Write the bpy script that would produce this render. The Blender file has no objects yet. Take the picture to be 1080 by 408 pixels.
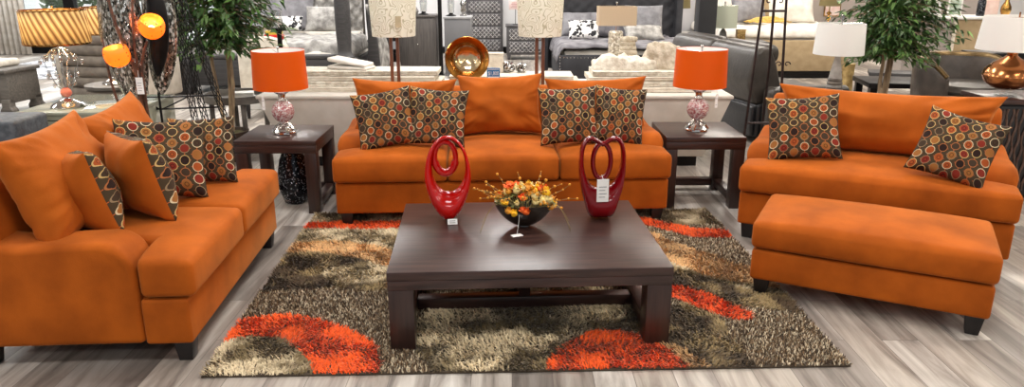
import bpy, bmesh, math, random
import numpy as np
from mathutils import Vector, Matrix, Euler, noise
R = math.radians
random.seed(7)
np.random.seed(7)
SC = bpy.context.scene
COL = SC.collection

# ------------------------------------------------------------------ materials
def srgb(r, g, b):
    f = lambda c: (c/255/12.92) if c/255 <= .04045 else ((c/255+.055)/1.055)**2.4
    return (f(r), f(g), f(b), 1)

def nd(nt, typ, **kw):
    n = nt.nodes.new(typ)
    for k, v in kw.items():
        if k in n.inputs: n.inputs[k].default_value = v
        else: setattr(n, k, v)
    return n

def base_mat(name, col, rough=.5, metal=0., **kw):
    m = bpy.data.materials.new(name); m.use_nodes = True
    nt = m.node_tree; p = nt.nodes['Principled BSDF']
    p.inputs['Base Color'].default_value = col
    p.inputs['Roughness'].default_value = rough
    p.inputs['Metallic'].default_value = metal
    for k, v in kw.items():
        p.inputs[k.replace('_', ' ')].default_value = v
    return m, nt, p

def mat(name, col, rough=.5, metal=0., col2=None, scale=8., stretch=(1, 1, 1), bump=0., bscale=None, detail=4., lo=.35, hi=.65, **kw):
    """principled material with a procedural two-colour mottle and a bump"""
    m, nt, p = base_mat(name, col, rough, metal, **kw)
    tc = nd(nt, 'ShaderNodeTexCoord'); mp = nd(nt, 'ShaderNodeMapping')
    mp.inputs['Scale'].default_value = stretch
    nt.links.new(tc.outputs['Object'], mp.inputs[0])
    if col2 is None: col2 = tuple(c*.82 for c in col[:3])+(1,)
    n = nd(nt, 'ShaderNodeTexNoise', Scale=scale, Detail=detail)
    nt.links.new(mp.outputs[0], n.inputs['Vector'])
    r = nd(nt, 'ShaderNodeValToRGB')
    r.color_ramp.elements[0].position = lo; r.color_ramp.elements[1].position = hi
    r.color_ramp.elements[0].color = col2; r.color_ramp.elements[1].color = col
    nt.links.new(n.outputs['Fac'], r.inputs[0]); nt.links.new(r.outputs[0], p.inputs['Base Color'])
    if bump:
        n2 = nd(nt, 'ShaderNodeTexNoise', Scale=bscale or scale*4, Detail=3.)
        nt.links.new(mp.outputs[0], n2.inputs['Vector'])
        b = nd(nt, 'ShaderNodeBump', Strength=bump, Distance=.01)
        nt.links.new(n2.outputs['Fac'], b.inputs['Height']); nt.links.new(b.outputs[0], p.inputs['Normal'])
    return m

def math_(nt, op, a, b=None, c=None):
    n = nt.nodes.new('ShaderNodeMath'); n.operation = op
    for i, v in enumerate((a, b, c)):
        if v is None: continue
        if isinstance(v, (int, float)): n.inputs[i].default_value = v
        else: nt.links.new(v, n.inputs[i])
    return n.outputs[0]

def mixc(nt, fac, a, b):
    n = nt.nodes.new('ShaderNodeMix'); n.data_type = 'RGBA'
    for sock, v in ((n.inputs[0], fac), (n.inputs[6], a), (n.inputs[7], b)):
        if isinstance(v, (int, float)): sock.default_value = v
        elif isinstance(v, tuple): sock.default_value = v
        else: nt.links.new(v, sock)
    return n.outputs[2]

# orange microsuede
def suede(name, c1, c2):
    m = mat(name, c1, .8, 0, c2, 5.0, bump=.12, bscale=160, detail=9, lo=.3, hi=.68)
    p = m.node_tree.nodes['Principled BSDF']
    p.inputs['Sheen Weight'].default_value = .25; p.inputs['Sheen Roughness'].default_value = .4
    p.inputs['Sheen Tint'].default_value = (1, .55, .2, 1)
    p.inputs['Specular IOR Level'].default_value = .15
    return m
SUEDE = suede('orange_suede', srgb(181, 90, 21), srgb(146, 69, 12))
SUEDE_B = suede('orange_suede_pillow', srgb(184, 93, 24), srgb(154, 75, 15))

def ring_fabric():
    m, nt, p = base_mat('ring_print_fabric', srgb(70, 58, 42), .85)
    p.inputs['Specular IOR Level'].default_value = .15
    uv = nd(nt, 'ShaderNodeUVMap')
    sx = nd(nt, 'ShaderNodeSeparateXYZ'); nt.links.new(uv.outputs[0], sx.inputs[0])
    N = 7.0
    u = math_(nt, 'MULTIPLY', sx.outputs[0], N); v0 = math_(nt, 'MULTIPLY', sx.outputs[1], N*.94); v = math_(nt, 'ADD', v0, math_(nt, 'MULTIPLY', math_(nt, 'MODULO', math_(nt, 'FLOOR', u), 2.0), .5))
    fu = math_(nt, 'SUBTRACT', math_(nt, 'FRACT', u), .5); fv = math_(nt, 'SUBTRACT', math_(nt, 'FRACT', v), .5)
    cu = math_(nt, 'FLOOR', u); cv = math_(nt, 'FLOOR', v)
    r = math_(nt, 'SQRT', math_(nt, 'ADD', math_(nt, 'MULTIPLY', fu, fu), math_(nt, 'MULTIPLY', fv, fv)))
    cx = nd(nt, 'ShaderNodeCombineXYZ'); nt.links.new(cu, cx.inputs[0]); nt.links.new(cv, cx.inputs[1])
    wn = nd(nt, 'ShaderNodeTexWhiteNoise'); wn.noise_dimensions = '3D'; nt.links.new(cx.outputs[0], wn.inputs['Vector'])
    # diagonal sequence of colours plus randomness
    seq = math_(nt, 'FRACT', math_(nt, 'ADD', math_(nt, 'MULTIPLY', math_(nt, 'ADD', cu, math_(nt, 'MULTIPLY', cv, 2.0)), .2), math_(nt, 'MULTIPLY', wn.outputs['Value'], .25)))
    cr = nd(nt, 'ShaderNodeValToRGB'); cr.color_ramp.interpolation = 'CONSTANT'
    e = cr.color_ramp.elements
    cols = [(0, srgb(158, 78, 38)), (.2, srgb(44, 32, 28)), (.4, srgb(150, 98, 50)), (.6, srgb(128, 46, 34)), (.8, srgb(66, 52, 40))]
    e[0].color = cols[0][1]; e[1].position = .2; e[1].color = cols[1][1]
    for pos, c in cols[2:]:
        q = e.new(pos); q.color = c
    nt.links.new(seq, cr.inputs[0])
    rr = nd(nt, 'ShaderNodeValToRGB'); rr.color_ramp.interpolation = 'CONSTANT'
    e = rr.color_ramp.elements
    e[0].color = srgb(196, 166, 108); e[1].position = .3; e[1].color = srgb(140, 120, 92)
    q = e.new(.55); q.color = srgb(168, 104, 62); q = e.new(.8); q.color = srgb(206, 192, 158)
    wn2 = nd(nt, 'ShaderNodeTexWhiteNoise'); wn2.noise_dimensions = '3D'
    ad = nd(nt, 'ShaderNodeVectorMath'); ad.operation = 'ADD'; ad.inputs[1].default_value = (17, 5, 3)
    nt.links.new(cx.outputs[0], ad.inputs[0]); nt.links.new(ad.outputs[0], wn2.inputs['Vector'])
    nt.links.new(wn2.outputs['Value'], rr.inputs[0])
    inside = math_(nt, 'LESS_THAN', r, .385)
    ring = math_(nt, 'MULTIPLY', math_(nt, 'LESS_THAN', r, .415), math_(nt, 'GREATER_THAN', r, .355))
    dot = math_(nt, 'LESS_THAN', math_(nt, 'MINIMUM', math_(nt, 'ABSOLUTE', fu), math_(nt, 'ABSOLUTE', fv)), .035)
    link = math_(nt, 'MULTIPLY', dot, math_(nt, 'GREATER_THAN', r, .43))
    c0 = mixc(nt, inside, srgb(70, 58, 42), cr.outputs[0])
    cross = math_(nt, 'MULTIPLY', math_(nt, 'LESS_THAN', math_(nt, 'ABSOLUTE', math_(nt, 'SUBTRACT', r, .16)), .035), math_(nt, 'GREATER_THAN', wn.outputs['Value'], .4))
    c1 = mixc(nt, math_(nt, 'MULTIPLY', cross, .7), c0, srgb(50, 26, 20))
    c2 = mixc(nt, link, c1, srgb(176, 92, 50))
    c3 = mixc(nt, ring, c2, rr.outputs[0])
    nt.links.new(c3, p.inputs['Base Color'])
    n2 = nd(nt, 'ShaderNodeTexNoise', Scale=220., Detail=2.); tc = nd(nt, 'ShaderNodeTexCoord')
    nt.links.new(tc.outputs['Object'], n2.inputs['Vector'])
    b = nd(nt, 'ShaderNodeBump', Strength=.3, Distance=.003)
    nt.links.new(n2.outputs['Fac'], b.inputs['Height']); nt.links.new(b.outputs[0], p.inputs['Normal'])
    return m
RINGS = ring_fabric()

def floor_mat():
    m, nt, p = base_mat('grey_plank_floor', srgb(150, 146, 142), .42)
    tc = nd(nt, 'ShaderNodeTexCoord'); sp = nd(nt, 'ShaderNodeSeparateXYZ'); nt.links.new(tc.outputs['Object'], sp.inputs[0])
    cb = nd(nt, 'ShaderNodeCombineXYZ'); nt.links.new(sp.outputs[1], cb.inputs[0]); nt.links.new(sp.outputs[0], cb.inputs[1])
    br = nd(nt, 'ShaderNodeTexBrick')
    br.offset = .37; br.offset_frequency = 2
    for k, v in (('Scale', 1.), ('Mortar Size', .0016), ('Mortar Smooth', .3), ('Bias', 0.), ('Brick Width', 1.22), ('Row Height', .178)): br.inputs[k].default_value = v
    br.inputs['Color1'].default_value = (0, 0, 0, 1); br.inputs['Color2'].default_value = (1, 1, 1, 1); br.inputs['Mortar'].default_value = (.3, .3, .3, 1)
    nt.links.new(cb.outputs[0], br.inputs['Vector'])
    # per-plank offset drives the grain so it breaks at each joint
    mp = nd(nt, 'ShaderNodeMapping'); mp.inputs['Scale'].default_value = (11, 1.1, 1)
    nt.links.new(tc.outputs['Object'], mp.inputs[0])
    off = nd(nt, 'ShaderNodeVectorMath'); off.operation = 'MULTIPLY_ADD'; off.inputs[1].default_value = (7, 13, 9)
    nt.links.new(br.outputs['Color'], off.inputs[0]); nt.links.new(mp.outputs[0], off.inputs[2])
    g1 = nd(nt, 'ShaderNodeTexNoise', Scale=1.0, Detail=8., Roughness=.62, Distortion=.6); nt.links.new(off.outputs[0], g1.inputs['Vector'])
    r1 = nd(nt, 'ShaderNodeValToRGB'); e = r1.color_ramp.elements
    e[0].position = .29; e[0].color = srgb(98, 92, 88); e[1].position = .72; e[1].color = srgb(226, 223, 219)
    q = e.new(.46); q.color = srgb(170, 164, 158); q = e.new(.58); q.color = srgb(200, 196, 190)
    nt.links.new(g1.outputs['Fac'], r1.inputs[0])
    tone = nd(nt, 'ShaderNodeValToRGB'); e = tone.color_ramp.elements
    e[0].color = srgb(160, 155, 152); e[1].color = srgb(255, 254, 252); q = e.new(.5); q.color = srgb(222, 215, 208)
    nt.links.new(br.outputs['Color'], tone.inputs[0])
    mu = nt.nodes.new('ShaderNodeMix'); mu.data_type = 'RGBA'; mu.blend_type = 'MULTIPLY'; mu.inputs[0].default_value = 1
    nt.links.new(r1.outputs[0], mu.inputs[6]); nt.links.new(tone.outputs[0], mu.inputs[7])
    fin = mixc(nt, math_(nt, 'MULTIPLY', br.outputs['Fac'], .75), mu.outputs[2], srgb(70, 64, 60))
    nt.links.new(fin, p.inputs['Base Color'])
    b = nd(nt, 'ShaderNodeBump', Strength=.15, Distance=.004)
    nt.links.new(g1.outputs['Fac'], b.inputs['Height']); nt.links.new(b.outputs[0], p.inputs['Normal'])
    return m

def wood(name, c1, c2, rough=.35, axis='x', scale=1., **kw):
    st = {'x': (1.2, 16, 16), 'y': (16, 1.2, 16), 'z': (16, 16, 1.2)}[axis]
    return mat(name, c1, rough, 0, c2, 3.*scale, st, bump=.06, bscale=6*scale, detail=7, lo=.3, hi=.72, **kw)

ESPRESSO = wood('espresso_wood', srgb(72, 49, 43), srgb(38, 24, 22), .30, 'x')
ESPRESSO_Z = wood('espresso_wood_upright', srgb(60, 40, 34), srgb(40, 26, 23), .34, 'z')
DARKLEG = mat('black_wood', srgb(30, 24, 24), .45, 0, srgb(20, 16, 16), 12)
GREYWOOD = wood('grey_wood', srgb(110, 104, 96), srgb(78, 73, 68), .5, 'x')
GREYWOOD_Z = wood('grey_wood_upright', srgb(96, 90, 86), srgb(66, 62, 60), .5, 'z')
CHARWOOD = wood('charcoal_wood', srgb(72, 70, 70), srgb(50, 49, 50), .45, 'x')
BLACK = mat('black_metal', srgb(28, 26, 26), .4, .6, srgb(20, 18, 18), 20)
IRON = mat('brown_iron', srgb(58, 44, 42), .45, .5, srgb(40, 30, 30), 20)
CHROME = mat('chrome', srgb(225, 220, 215), .10, 1., srgb(200, 196, 192), 6)
SILVER = mat('silver', srgb(205, 203, 200), .22, 1., srgb(150, 148, 146), 14)
BRASS = mat('brass', srgb(205, 165, 95), .25, 1., srgb(160, 120, 60), 10)
BRONZE = mat('bronze_gold', srgb(196, 140, 70), .22, 1., srgb(150, 96, 44), 7)
COPPER = mat('copper', srgb(196, 136, 90), .2, 1., srgb(166, 104, 60), 5)
CREAM = mat('cream_cloth', srgb(226, 219, 204), .9, 0, srgb(205, 196, 180), 14, bump=.5, bscale=60)
CREAMFUR = mat('cream_fur', srgb(232, 227, 214), .95, 0, srgb(200, 190, 172), 22, bump=1., bscale=70)
BEIGEFUR = mat('beige_fur', srgb(214, 203, 184), .95, 0, srgb(172, 158, 136), 20, bump=1., bscale=60)
BINWHITE = mat('pale_linen', srgb(214, 208, 198), .8, 0, srgb(200, 193, 182), 6, bump=.15, bscale=120)
WHITE = mat('white_paint', srgb(230, 229, 226), .6, 0, srgb(220, 218, 214), 4)
TAG = mat('white_card', srgb(246, 245, 242), .6, 0, srgb(238, 236, 232), 10)
INK = mat('ink', srgb(120, 120, 128), .7)
LEATHER = mat('charcoal_leather', srgb(68, 63, 58), .36, 0, srgb(50, 46, 42), 6, bump=.25, bscale=40)
BLACKLEATHER = mat('black_leather', srgb(44, 44, 46), .36, 0, srgb(32, 32, 34), 6, bump=.2, bscale=40)
TAN = mat('tan_linen', srgb(178, 156, 122), .85, 0, srgb(164, 142, 108), 9, bump=.2, bscale=120)
TAUPE = mat('taupe_cloth', srgb(128, 118, 106), .85, 0, srgb(104, 95, 86), 9, bump=.3, bscale=80)
WHITEBED = mat('white_bedding', srgb(226, 222, 214), .85, 0, srgb(206, 198, 186), 7, bump=.6, bscale=9)
GREYBED = mat('grey_quilt', srgb(136, 134, 138), .8, 0, srgb(92, 90, 96), 7, bump=.9, bscale=12)
SILVERBED = mat('silver_bedding', srgb(180, 177, 172), .6, 0, srgb(112, 109, 105), 9, bump=.9, bscale=14)
GREYPIL = mat('grey_pillow', srgb(140, 139, 143), .75, 0, srgb(112, 111, 115), 9, bump=.3, bscale=30)
YELLOW = mat('ochre_throw', srgb(206, 170, 84), .85, 0, srgb(170, 130, 56), 26, bump=.6, bscale=60)
STONE = mat('grey_stone', srgb(132, 128, 124), .6, 0, srgb(96, 93, 90), 9, bump=.3, bscale=30)
SLATE = mat('slate_cloth', srgb(84, 88, 94), .7, 0, srgb(60, 64, 70), 22, bump=.4, bscale=60)
LEAF = mat('ficus_leaf', srgb(84, 116, 62), .4, 0, srgb(46, 74, 38), 3.5, lo=.4, hi=.6)
LEAF_B = mat('ficus_leaf_bright', srgb(122, 158, 84), .4, 0, srgb(70, 106, 52), 3.5, lo=.4, hi=.6)
BARK = mat('pale_bark', srgb(168, 146, 116), .8, 0, srgb(120, 100, 78), 12, (3, 3, .6), bump=.5, bscale=30)
POT = mat('brown_pot', srgb(80, 62, 48), .6, 0, srgb(58, 44, 34), 8)
REDGLAZE = mat('red_glaze', srgb(196, 14, 6), .16, 0, srgb(160, 6, 4), 3, Coat_Weight=.25, Coat_Roughness=.03, Specular_IOR_Level=.35)
WINEGLAZE = mat('wine_glaze', srgb(128, 3, 14), .16, 0, srgb(98, 2, 10), 3, Coat_Weight=.25, Coat_Roughness=.03, Specular_IOR_Level=.35)
BOWLM = mat('black_glaze', srgb(30, 24, 20), .12, 0, srgb(44, 36, 28), 5, Coat_Weight=.6)
OILGLAZE = mat('grey_ceramic', srgb(188, 184, 178), .35, 0, srgb(150, 145, 138), 10)
RIBGLAZE = mat('ribbed_grey_ceramic', srgb(110, 104, 96), .35, 0, srgb(84, 78, 72), 10)

def translucent(name, col, emit=0., ecol=None, pattern=None, rough=.8, trans=.35):
    """lamp-shade cloth: diffuse + translucent (+ a lit bulb's glow where the lamp is on)"""
    m, nt, p = base_mat(name, col, rough)
    p.inputs['Specular IOR Level'].default_value = .2
    tr = nd(nt, 'ShaderNodeBsdfTranslucent'); tr.inputs[0].default_value = col
    mx = nd(nt, 'ShaderNodeMixShader'); mx.inputs[0].default_value = trans
    nt.links.new(p.outputs[0], mx.inputs[1]); nt.links.new(tr.outputs[0], mx.inputs[2])
    out = nt.nodes['Material Output']
    if pattern:
        c = pattern(nt); nt.links.new(c, p.inputs['Base Color']); nt.links.new(c, tr.inputs[0])
    if emit:
        p.inputs['Emission Color'].default_value = ecol or col; p.inputs['Emission Strength'].default_value = emit
    nt.links.new(mx.outputs[0], out.inputs[0])
    return m
ORANGESHADE = translucent('orange_shade', srgb(244, 106, 26), rough=.28, trans=.35)
SHADEWHITE = translucent('white_shade', srgb(244, 243, 240))
SHADELINER = mat('white_shade_lining', srgb(250, 248, 244), .7, 0, srgb(244, 240, 234), 5)
SHADEBEIGE = translucent('beige_shade', srgb(222, 204, 178))
SHADEGREEN = translucent('pale_green_shade', srgb(212, 216, 200))
SHADEOLIVE = translucent('olive_shade', srgb(142, 130, 92))

def swirl(nt):
    tc = nd(nt, 'ShaderNodeTexCoord'); n = nd(nt, 'ShaderNodeTexNoise', Scale=7., Detail=1.5)
    nt.links.new(tc.outputs['Object'], n.inputs['Vector'])
    f = math_(nt, 'FRACT', math_(nt, 'MULTIPLY', n.outputs['Fac'], 20.))
    line = math_(nt, 'LESS_THAN', f, .24)
    return mixc(nt, line, srgb(248, 246, 234), srgb(206, 202, 178))
SHADESWIRL = translucent('swirl_print_shade', srgb(236, 230, 208), pattern=swirl)

def mosaic(name, cols, scale=90., rough=.15, metal=.6, stretch=(1, 1, 1)):
    m, nt, p = base_mat(name, cols[0], rough, metal)
    tc = nd(nt, 'ShaderNodeTexCoord'); mp = nd(nt, 'ShaderNodeMapping'); mp.inputs['Scale'].default_value = stretch
    nt.links.new(tc.outputs['Object'], mp.inputs[0])
    v = nd(nt, 'ShaderNodeTexVoronoi', Scale=scale); nt.links.new(mp.outputs[0], v.inputs['Vector'])
    s = nd(nt, 'ShaderNodeSeparateXYZ'); nt.links.new(v.outputs['Color'], s.inputs[0])
    r = nd(nt, 'ShaderNodeValToRGB'); r.color_ramp.interpolation = 'CONSTANT'
    e = r.color_ramp.elements; e[0].color = cols[0]; e[1].position = 1/len(cols); e[1].color = cols[1]
    for i, c in enumerate(cols[2:], 2):
        q = e.new(i/len(cols)); q.color = c
    nt.links.new(s.outputs[0], r.inputs[0]); nt.links.new(r.outputs[0], p.inputs['Base Color'])
    b = nd(nt, 'ShaderNodeBump', Strength=.8, Distance=.006)
    nt.links.new(v.outputs['Color'], b.inputs['Height']); nt.links.new(b.outputs[0], p.inputs['Normal'])
    return m
ROSEMOSAIC = mosaic('rose_crackle_mosaic', [srgb(246, 240, 238), srgb(214, 166, 166), srgb(176, 104, 110), srgb(232, 206, 204), srgb(206, 150, 152)], 110, .2, .3)
SILVERMOSAIC = mosaic('silver_mosaic', [srgb(232, 232, 228), srgb(110, 108, 98), srgb(160, 158, 148), srgb(58, 54, 48), srgb(196, 194, 186), srgb(92, 88, 78), srgb(136, 130, 118)], 80, .22, .75, (1, 1, .55))
BLACKMOSAIC = mosaic('black_mosaic', [srgb(20, 22, 28), srgb(34, 38, 46), srgb(16, 16, 20), srgb(26, 30, 40), srgb(150, 152, 158), srgb(22, 22, 26), srgb(18, 20, 26), srgb(30, 32, 40)], 120, .12, .5)
PEARLMOSAIC = mosaic('pearl_mosaic', [srgb(226, 218, 200), srgb(198, 188, 168), srgb(240, 234, 222), srgb(170, 160, 142)], 60, .3, .2)
DAMASK = mosaic('black_white_print', [srgb(232, 230, 228), srgb(232, 230, 228), srgb(30, 30, 34), srgb(226, 224, 222), srgb(36, 36, 40)], 22, .8, 0.)
MATPRINT = mosaic('pebble_print_mat', [srgb(206, 206, 210), srgb(110, 110, 116), srgb(172, 172, 178), srgb(225, 225, 228), srgb(86, 86, 92)], 5.5, .6, 0., (1, 2.2, 1))

def amber_glass():
    m, nt, p = base_mat('lit_amber_glass', srgb(252, 186, 90), .25)
    tc = nd(nt, 'ShaderNodeTexCoord'); n = nd(nt, 'ShaderNodeTexVoronoi', Scale=26.); nt.links.new(tc.outputs['Object'], n.inputs['Vector'])
    spot = math_(nt, 'LESS_THAN', n.outputs['Distance'], .16)
    c = mixc(nt, spot, srgb(252, 184, 84), srgb(96, 52, 14))
    nt.links.new(c, p.inputs['Base Color'])
    tr = nd(nt, 'ShaderNodeBsdfTranslucent'); nt.links.new(c, tr.inputs[0])
    mx = nd(nt, 'ShaderNodeMixShader'); mx.inputs[0].default_value = .6
    nt.links.new(p.outputs[0], mx.inputs[1]); nt.links.new(tr.outputs[0], mx.inputs[2])
    nt.links.new(mx.outputs[0], nt.nodes['Material Output'].inputs[0])
    return m
AMBER = amber_glass()

def emis(name, col, s):
    m, nt, p = base_mat(name, col, .5)
    p.inputs['Emission Color'].default_value = col; p.inputs['Emission Strength'].default_value = s
    return m
BULB = emis('lit_bulb', (1, .62, .25, 1), 30)

def glass(name, col=(1, 1, 1, 1), fac=.12):
    m = bpy.data.materials.new(name); m.use_nodes = True; nt = m.node_tree; nt.nodes.remove(nt.nodes['Principled BSDF'])
    t = nd(nt, 'ShaderNodeBsdfTransparent'); t.inputs[0].default_value = col
    g = nd(nt, 'ShaderNodeBsdfGlossy'); g.inputs['Roughness'].default_value = .03
    n = nd(nt, 'ShaderNodeTexNoise', Scale=2.)
    f = math_(nt, 'ADD', math_(nt, 'MULTIPLY', n.outputs['Fac'], .03), fac)
    mx = nd(nt, 'ShaderNodeMixShader'); nt.links.new(f, mx.inputs[0])
    nt.links.new(t.outputs[0], mx.inputs[1]); nt.links.new(g.outputs[0], mx.inputs[2])
    nt.links.new(mx.outputs[0], nt.nodes['Material Output'].inputs[0])
    return m
PANE = glass('window_glass', (.95, .97, .97, 1), .06)
CLEARGLASS = glass('clear_glass', (.96, .97, .97, 1), .16)
GREENGLASS = mat('pale_green_glass', srgb(178, 180, 160), .12, .2, srgb(160, 162, 144), 3, Coat_Weight=.5)

# pile of the rug, coloured by an attribute that holds the woven pattern
def pile_mat():
    m, nt, p = base_mat('rug_pile', (.5, .4, .3, 1), .7)
    a = nd(nt, 'ShaderNodeAttribute'); a.attribute_name = 'Col'
    nt.links.new(a.outputs['Color'], p.inputs['Base Color'])
    p.inputs['Specular IOR Level'].default_value = .25
    p.inputs['Sheen Weight'].default_value = .2
    return m
PILE = pile_mat()

# ------------------------------------------------------------------ mesh building
class B:
    def __init__(s): s.v = []; s.f = []; s.m = []; s.uv = []
    def add(s, vs, fs, mi=0, M=None, uv=None):
        o = len(s.v)
        for i, p in enumerate(vs):
            p = Vector(p)
            s.v.append(M @ p if M is not None else p)
            s.uv.append(uv[i] if uv else (0, 0))
        for f in fs: s.f.append([o+i for i in f]); s.m.append(mi)
        return s
    def bm(s, bm, mi=0, M=None):
        bm.verts.ensure_lookup_table(); bm.verts.index_update()
        s.add([v.co.copy() for v in bm.verts], [[v.index for v in f.verts] for f in bm.faces], mi, M); bm.free(); return s
    def box(s, c, d, bev=0., seg=2, mi=0, M=None):
        bm = bmesh.new(); bmesh.ops.create_cube(bm, size=1)
        for v in bm.verts: v.co = Vector((v.co.x*d[0]+c[0], v.co.y*d[1]+c[1], v.co.z*d[2]+c[2]))
        if bev: bmesh.ops.bevel(bm, geom=bm.edges[:], offset=min(bev, .49*min(d)), segments=seg, profile=.5, affect='EDGES')
        return s.bm(bm, mi, M)
    def bx(s, x0, x1, y0, y1, z0, z1, bev=0., seg=2, mi=0, M=None):
        return s.box(((x0+x1)/2, (y0+y1)/2, (z0+z1)/2), (x1-x0, y1-y0, z1-z0), bev, seg, mi, M)
    def taper(s, c, d0, d1, h, bev=0., mi=0, M=None, shift=(0, 0)):
        """frustum: bottom size d0 at c, top size d1 at c+h"""
        bm = bmesh.new(); bmesh.ops.create_cube(bm, size=1)
        for v in bm.verts:
            t = v.co.z > 0; d = d1 if t else d0
            v.co = Vector((v.co.x*d[0]+c[0]+(shift[0] if t else 0), v.co.y*d[1]+c[1]+(shift[1] if t else 0), c[2]+(h if t else 0)))
        if bev: bmesh.ops.bevel(bm, geom=bm.edges[:], offset=bev, segments=2, profile=.5, affect='EDGES')
        return s.bm(bm, mi, M)
    def prism(s, poly, a, b, axis='z', bev=0., seg=3, mi=0, M=None):
        """polygon extruded from a to b along axis; poly in the other two axes"""
        bm = bmesh.new()
        def pt(p, t): return {'z': (p[0], p[1], t), 'x': (t, p[0], p[1]), 'y': (p[0], t, p[1])}[axis]
        lo = [bm.verts.new(pt(p, a)) for p in poly]; hi = [bm.verts.new(pt(p, b)) for p in poly]
        n = len(poly)
        bm.faces.new(lo[::-1]); bm.faces.new(hi)
        for i in range(n): bm.faces.new((lo[i], lo[(i+1) % n], hi[(i+1) % n], hi[i]))
        bmesh.ops.recalc_face_normals(bm, faces=bm.faces[:])
        if bev:
            es = [e for e in bm.edges if e.is_manifold and e.calc_face_angle() > R(25)]
            bmesh.ops.bevel(bm, geom=es, offset=bev, segments=seg, profile=.5, affect='EDGES', clamp_overlap=True)
        bmesh.ops.triangulate(bm, faces=[f for f in bm.faces if len(f.verts) > 4])
        return s.bm(bm, mi, M)
    def tube(s, pts, r, n=8, closed=False, mi=0, M=None, cap=True, flat=1.):
        pts = [Vector(p) for p in pts]; k = len(pts)
        rs = r if isinstance(r, (list, tuple)) else [r]*k
        vs = []; fs = []; up = None
        for i, p in enumerate(pts):
            if closed: t = pts[(i+1) % k]-pts[i-1]
            else: t = pts[min(i+1, k-1)]-pts[max(i-1, 0)]
            if t.length < 1e-9: t = Vector((0, 0, 1))
            t.normalize()
            if up is None:
                up = t.cross(Vector((0, 1, 0)))
                if up.length < .05: up = t.cross(Vector((1, 0, 0)))
            up = (up - t*up.dot(t)); up.normalize(); sd = t.cross(up)
            for j in range(n):
                a = 2*math.pi*j/n
                vs.append(p+up*math.cos(a)*rs[i]+sd*math.sin(a)*rs[i]*flat)
        for i in range(k if closed else k-1):
            for j in range(n):
                a = i*n+j; b = i*n+(j+1) % n; c = ((i+1) % k)*n+(j+1) % n; d = ((i+1) % k)*n+j
                fs.append((a, b, c, d))
        if cap and not closed: fs.append(tuple(range(n))[::-1]); fs.append(tuple((k-1)*n+j for j in range(n)))
        return s.add(vs, fs, mi, M)
    def lathe(s, prof, n=24, c=(0, 0, 0), mi=0, M=None, sx=1., sy=1., fn=None):
        vs = []; fs = []; k = len(prof)
        for (r, z) in prof:
            for j in range(n):
                a = 2*math.pi*j/n; q = r*(fn(a, z) if fn else 1)
                vs.append((c[0]+q*math.cos(a)*sx, c[1]+q*math.sin(a)*sy, c[2]+z))
        for i in range(k-1):
            for j in range(n):
                fs.append((i*n+j, i*n+(j+1) % n, (i+1)*n+(j+1) % n, (i+1)*n+j))
        if prof[0][0] > 1e-4: fs.append(tuple(range(n))[::-1])
        if prof[-1][0] > 1e-4 and prof[-1] != prof[0]: fs.append(tuple((k-1)*n+j for j in range(n)))
        return s.add(vs, fs, mi, M)
    def shell(s, prof, n=24, c=(0, 0, 0), mi=0, M=None, sx=1., sy=1., fn=None):
        """lathe of a closed profile (a ring-like shell without caps)"""
        vs = []; fs = []; k = len(prof)
        for (r, z) in prof:
            for j in range(n):
                a = 2*math.pi*j/n; q = r*(fn(a, z) if fn else 1)
                vs.append((c[0]+q*math.cos(a)*sx, c[1]+q*math.sin(a)*sy, c[2]+z))
        for i in range(k):
            for j in range(n):
                fs.append((i*n+j, i*n+(j+1) % n, ((i+1) % k)*n+(j+1) % n, ((i+1) % k)*n+j))
        return s.add(vs, fs, mi, M)
    def ball(s, c, r, n=10, mi=0, M=None, sc=(1, 1, 1)):
        k = max(4, n//2+1)
        prof = [(max(1e-5, math.sin(math.pi*i/k)), -math.cos(math.pi*i/k)) for i in range(k+1)]
        MM = Matrix.Translation(c) @ Matrix.Diagonal((r*sc[0], r*sc[1], r*sc[2], 1))
        return s.lathe(prof, n, mi=mi, M=(M @ MM if M is not None else MM))
    def cushion(s, w, h, t, c=.07, pw=.42, n=22, wr=.006, seed=0, mi=(0, 0), M=None, sag=.0):
        """knife-edge pillow standing in the XZ plane, bottom centre at origin, face towards -Y"""
        bm = bmesh.new(); lay = {}
        rnd = Vector((seed*3.1, seed*1.7, seed*.9))
        for side in (0, 1):
            sg = -1 if side == 0 else 1; g = []
            for i in range(n+1):
                row = []
                for j in range(n+1):
                    u = -1+2*i/n; v = -1+2*j/n
                    u = math.copysign(abs(u)**.85, u); v = math.copysign(abs(v)**.85, v)
                    x = w/2*u*(1-c*(1-v*v)); z = h/2*v*(1-c*1.1*(1-u*u))
                    e = max(0, (1-u*u)*(1-v*v))
                    y = sg*t/2*e**pw*(1-sag*v)
                    if e > 0:
                        q = Vector((u*2.2, v*2.2, side*4.))+rnd
                        k = min(1, e*6)
                        y += sg*k*wr*noise.noise(q*1.0)*2
                        # radial puckers near the corners and edges
                        y += sg*wr*.9*(1-min(1, e*1.6))*min(1, e*14)*noise.noise(Vector((math.atan2(v, u)*7, side*3, seed)))*1.6
                        z += wr*k*noise.noise(q*1.4+Vector((9, 2, 1)))
                    vert = bm.verts.new((x, y, z+h/2)); row.append(vert); lay[vert] = ((u+1)/2, (v+1)/2)
                g.append(row)
            for i in range(n):
                for j in range(n):
                    q = (g[i][j], g[i+1][j], g[i+1][j+1], g[i][j+1])
                    f = bm.faces.new(q if side == 0 else q[::-1]); f.material_index = mi[side]
        vs = list(bm.verts); bm.verts.index_update()
        # weld the seam
        key = {}; remap = []; out = []; uv = []
        for v in vs:
            kk = (round(v.co.x, 5), round(v.co.y, 5), round(v.co.z, 5))
            if kk not in key: key[kk] = len(out); out.append(v.co.copy()); uv.append(lay[v])
            remap.append(key[kk])
        o = len(s.v)
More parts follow.
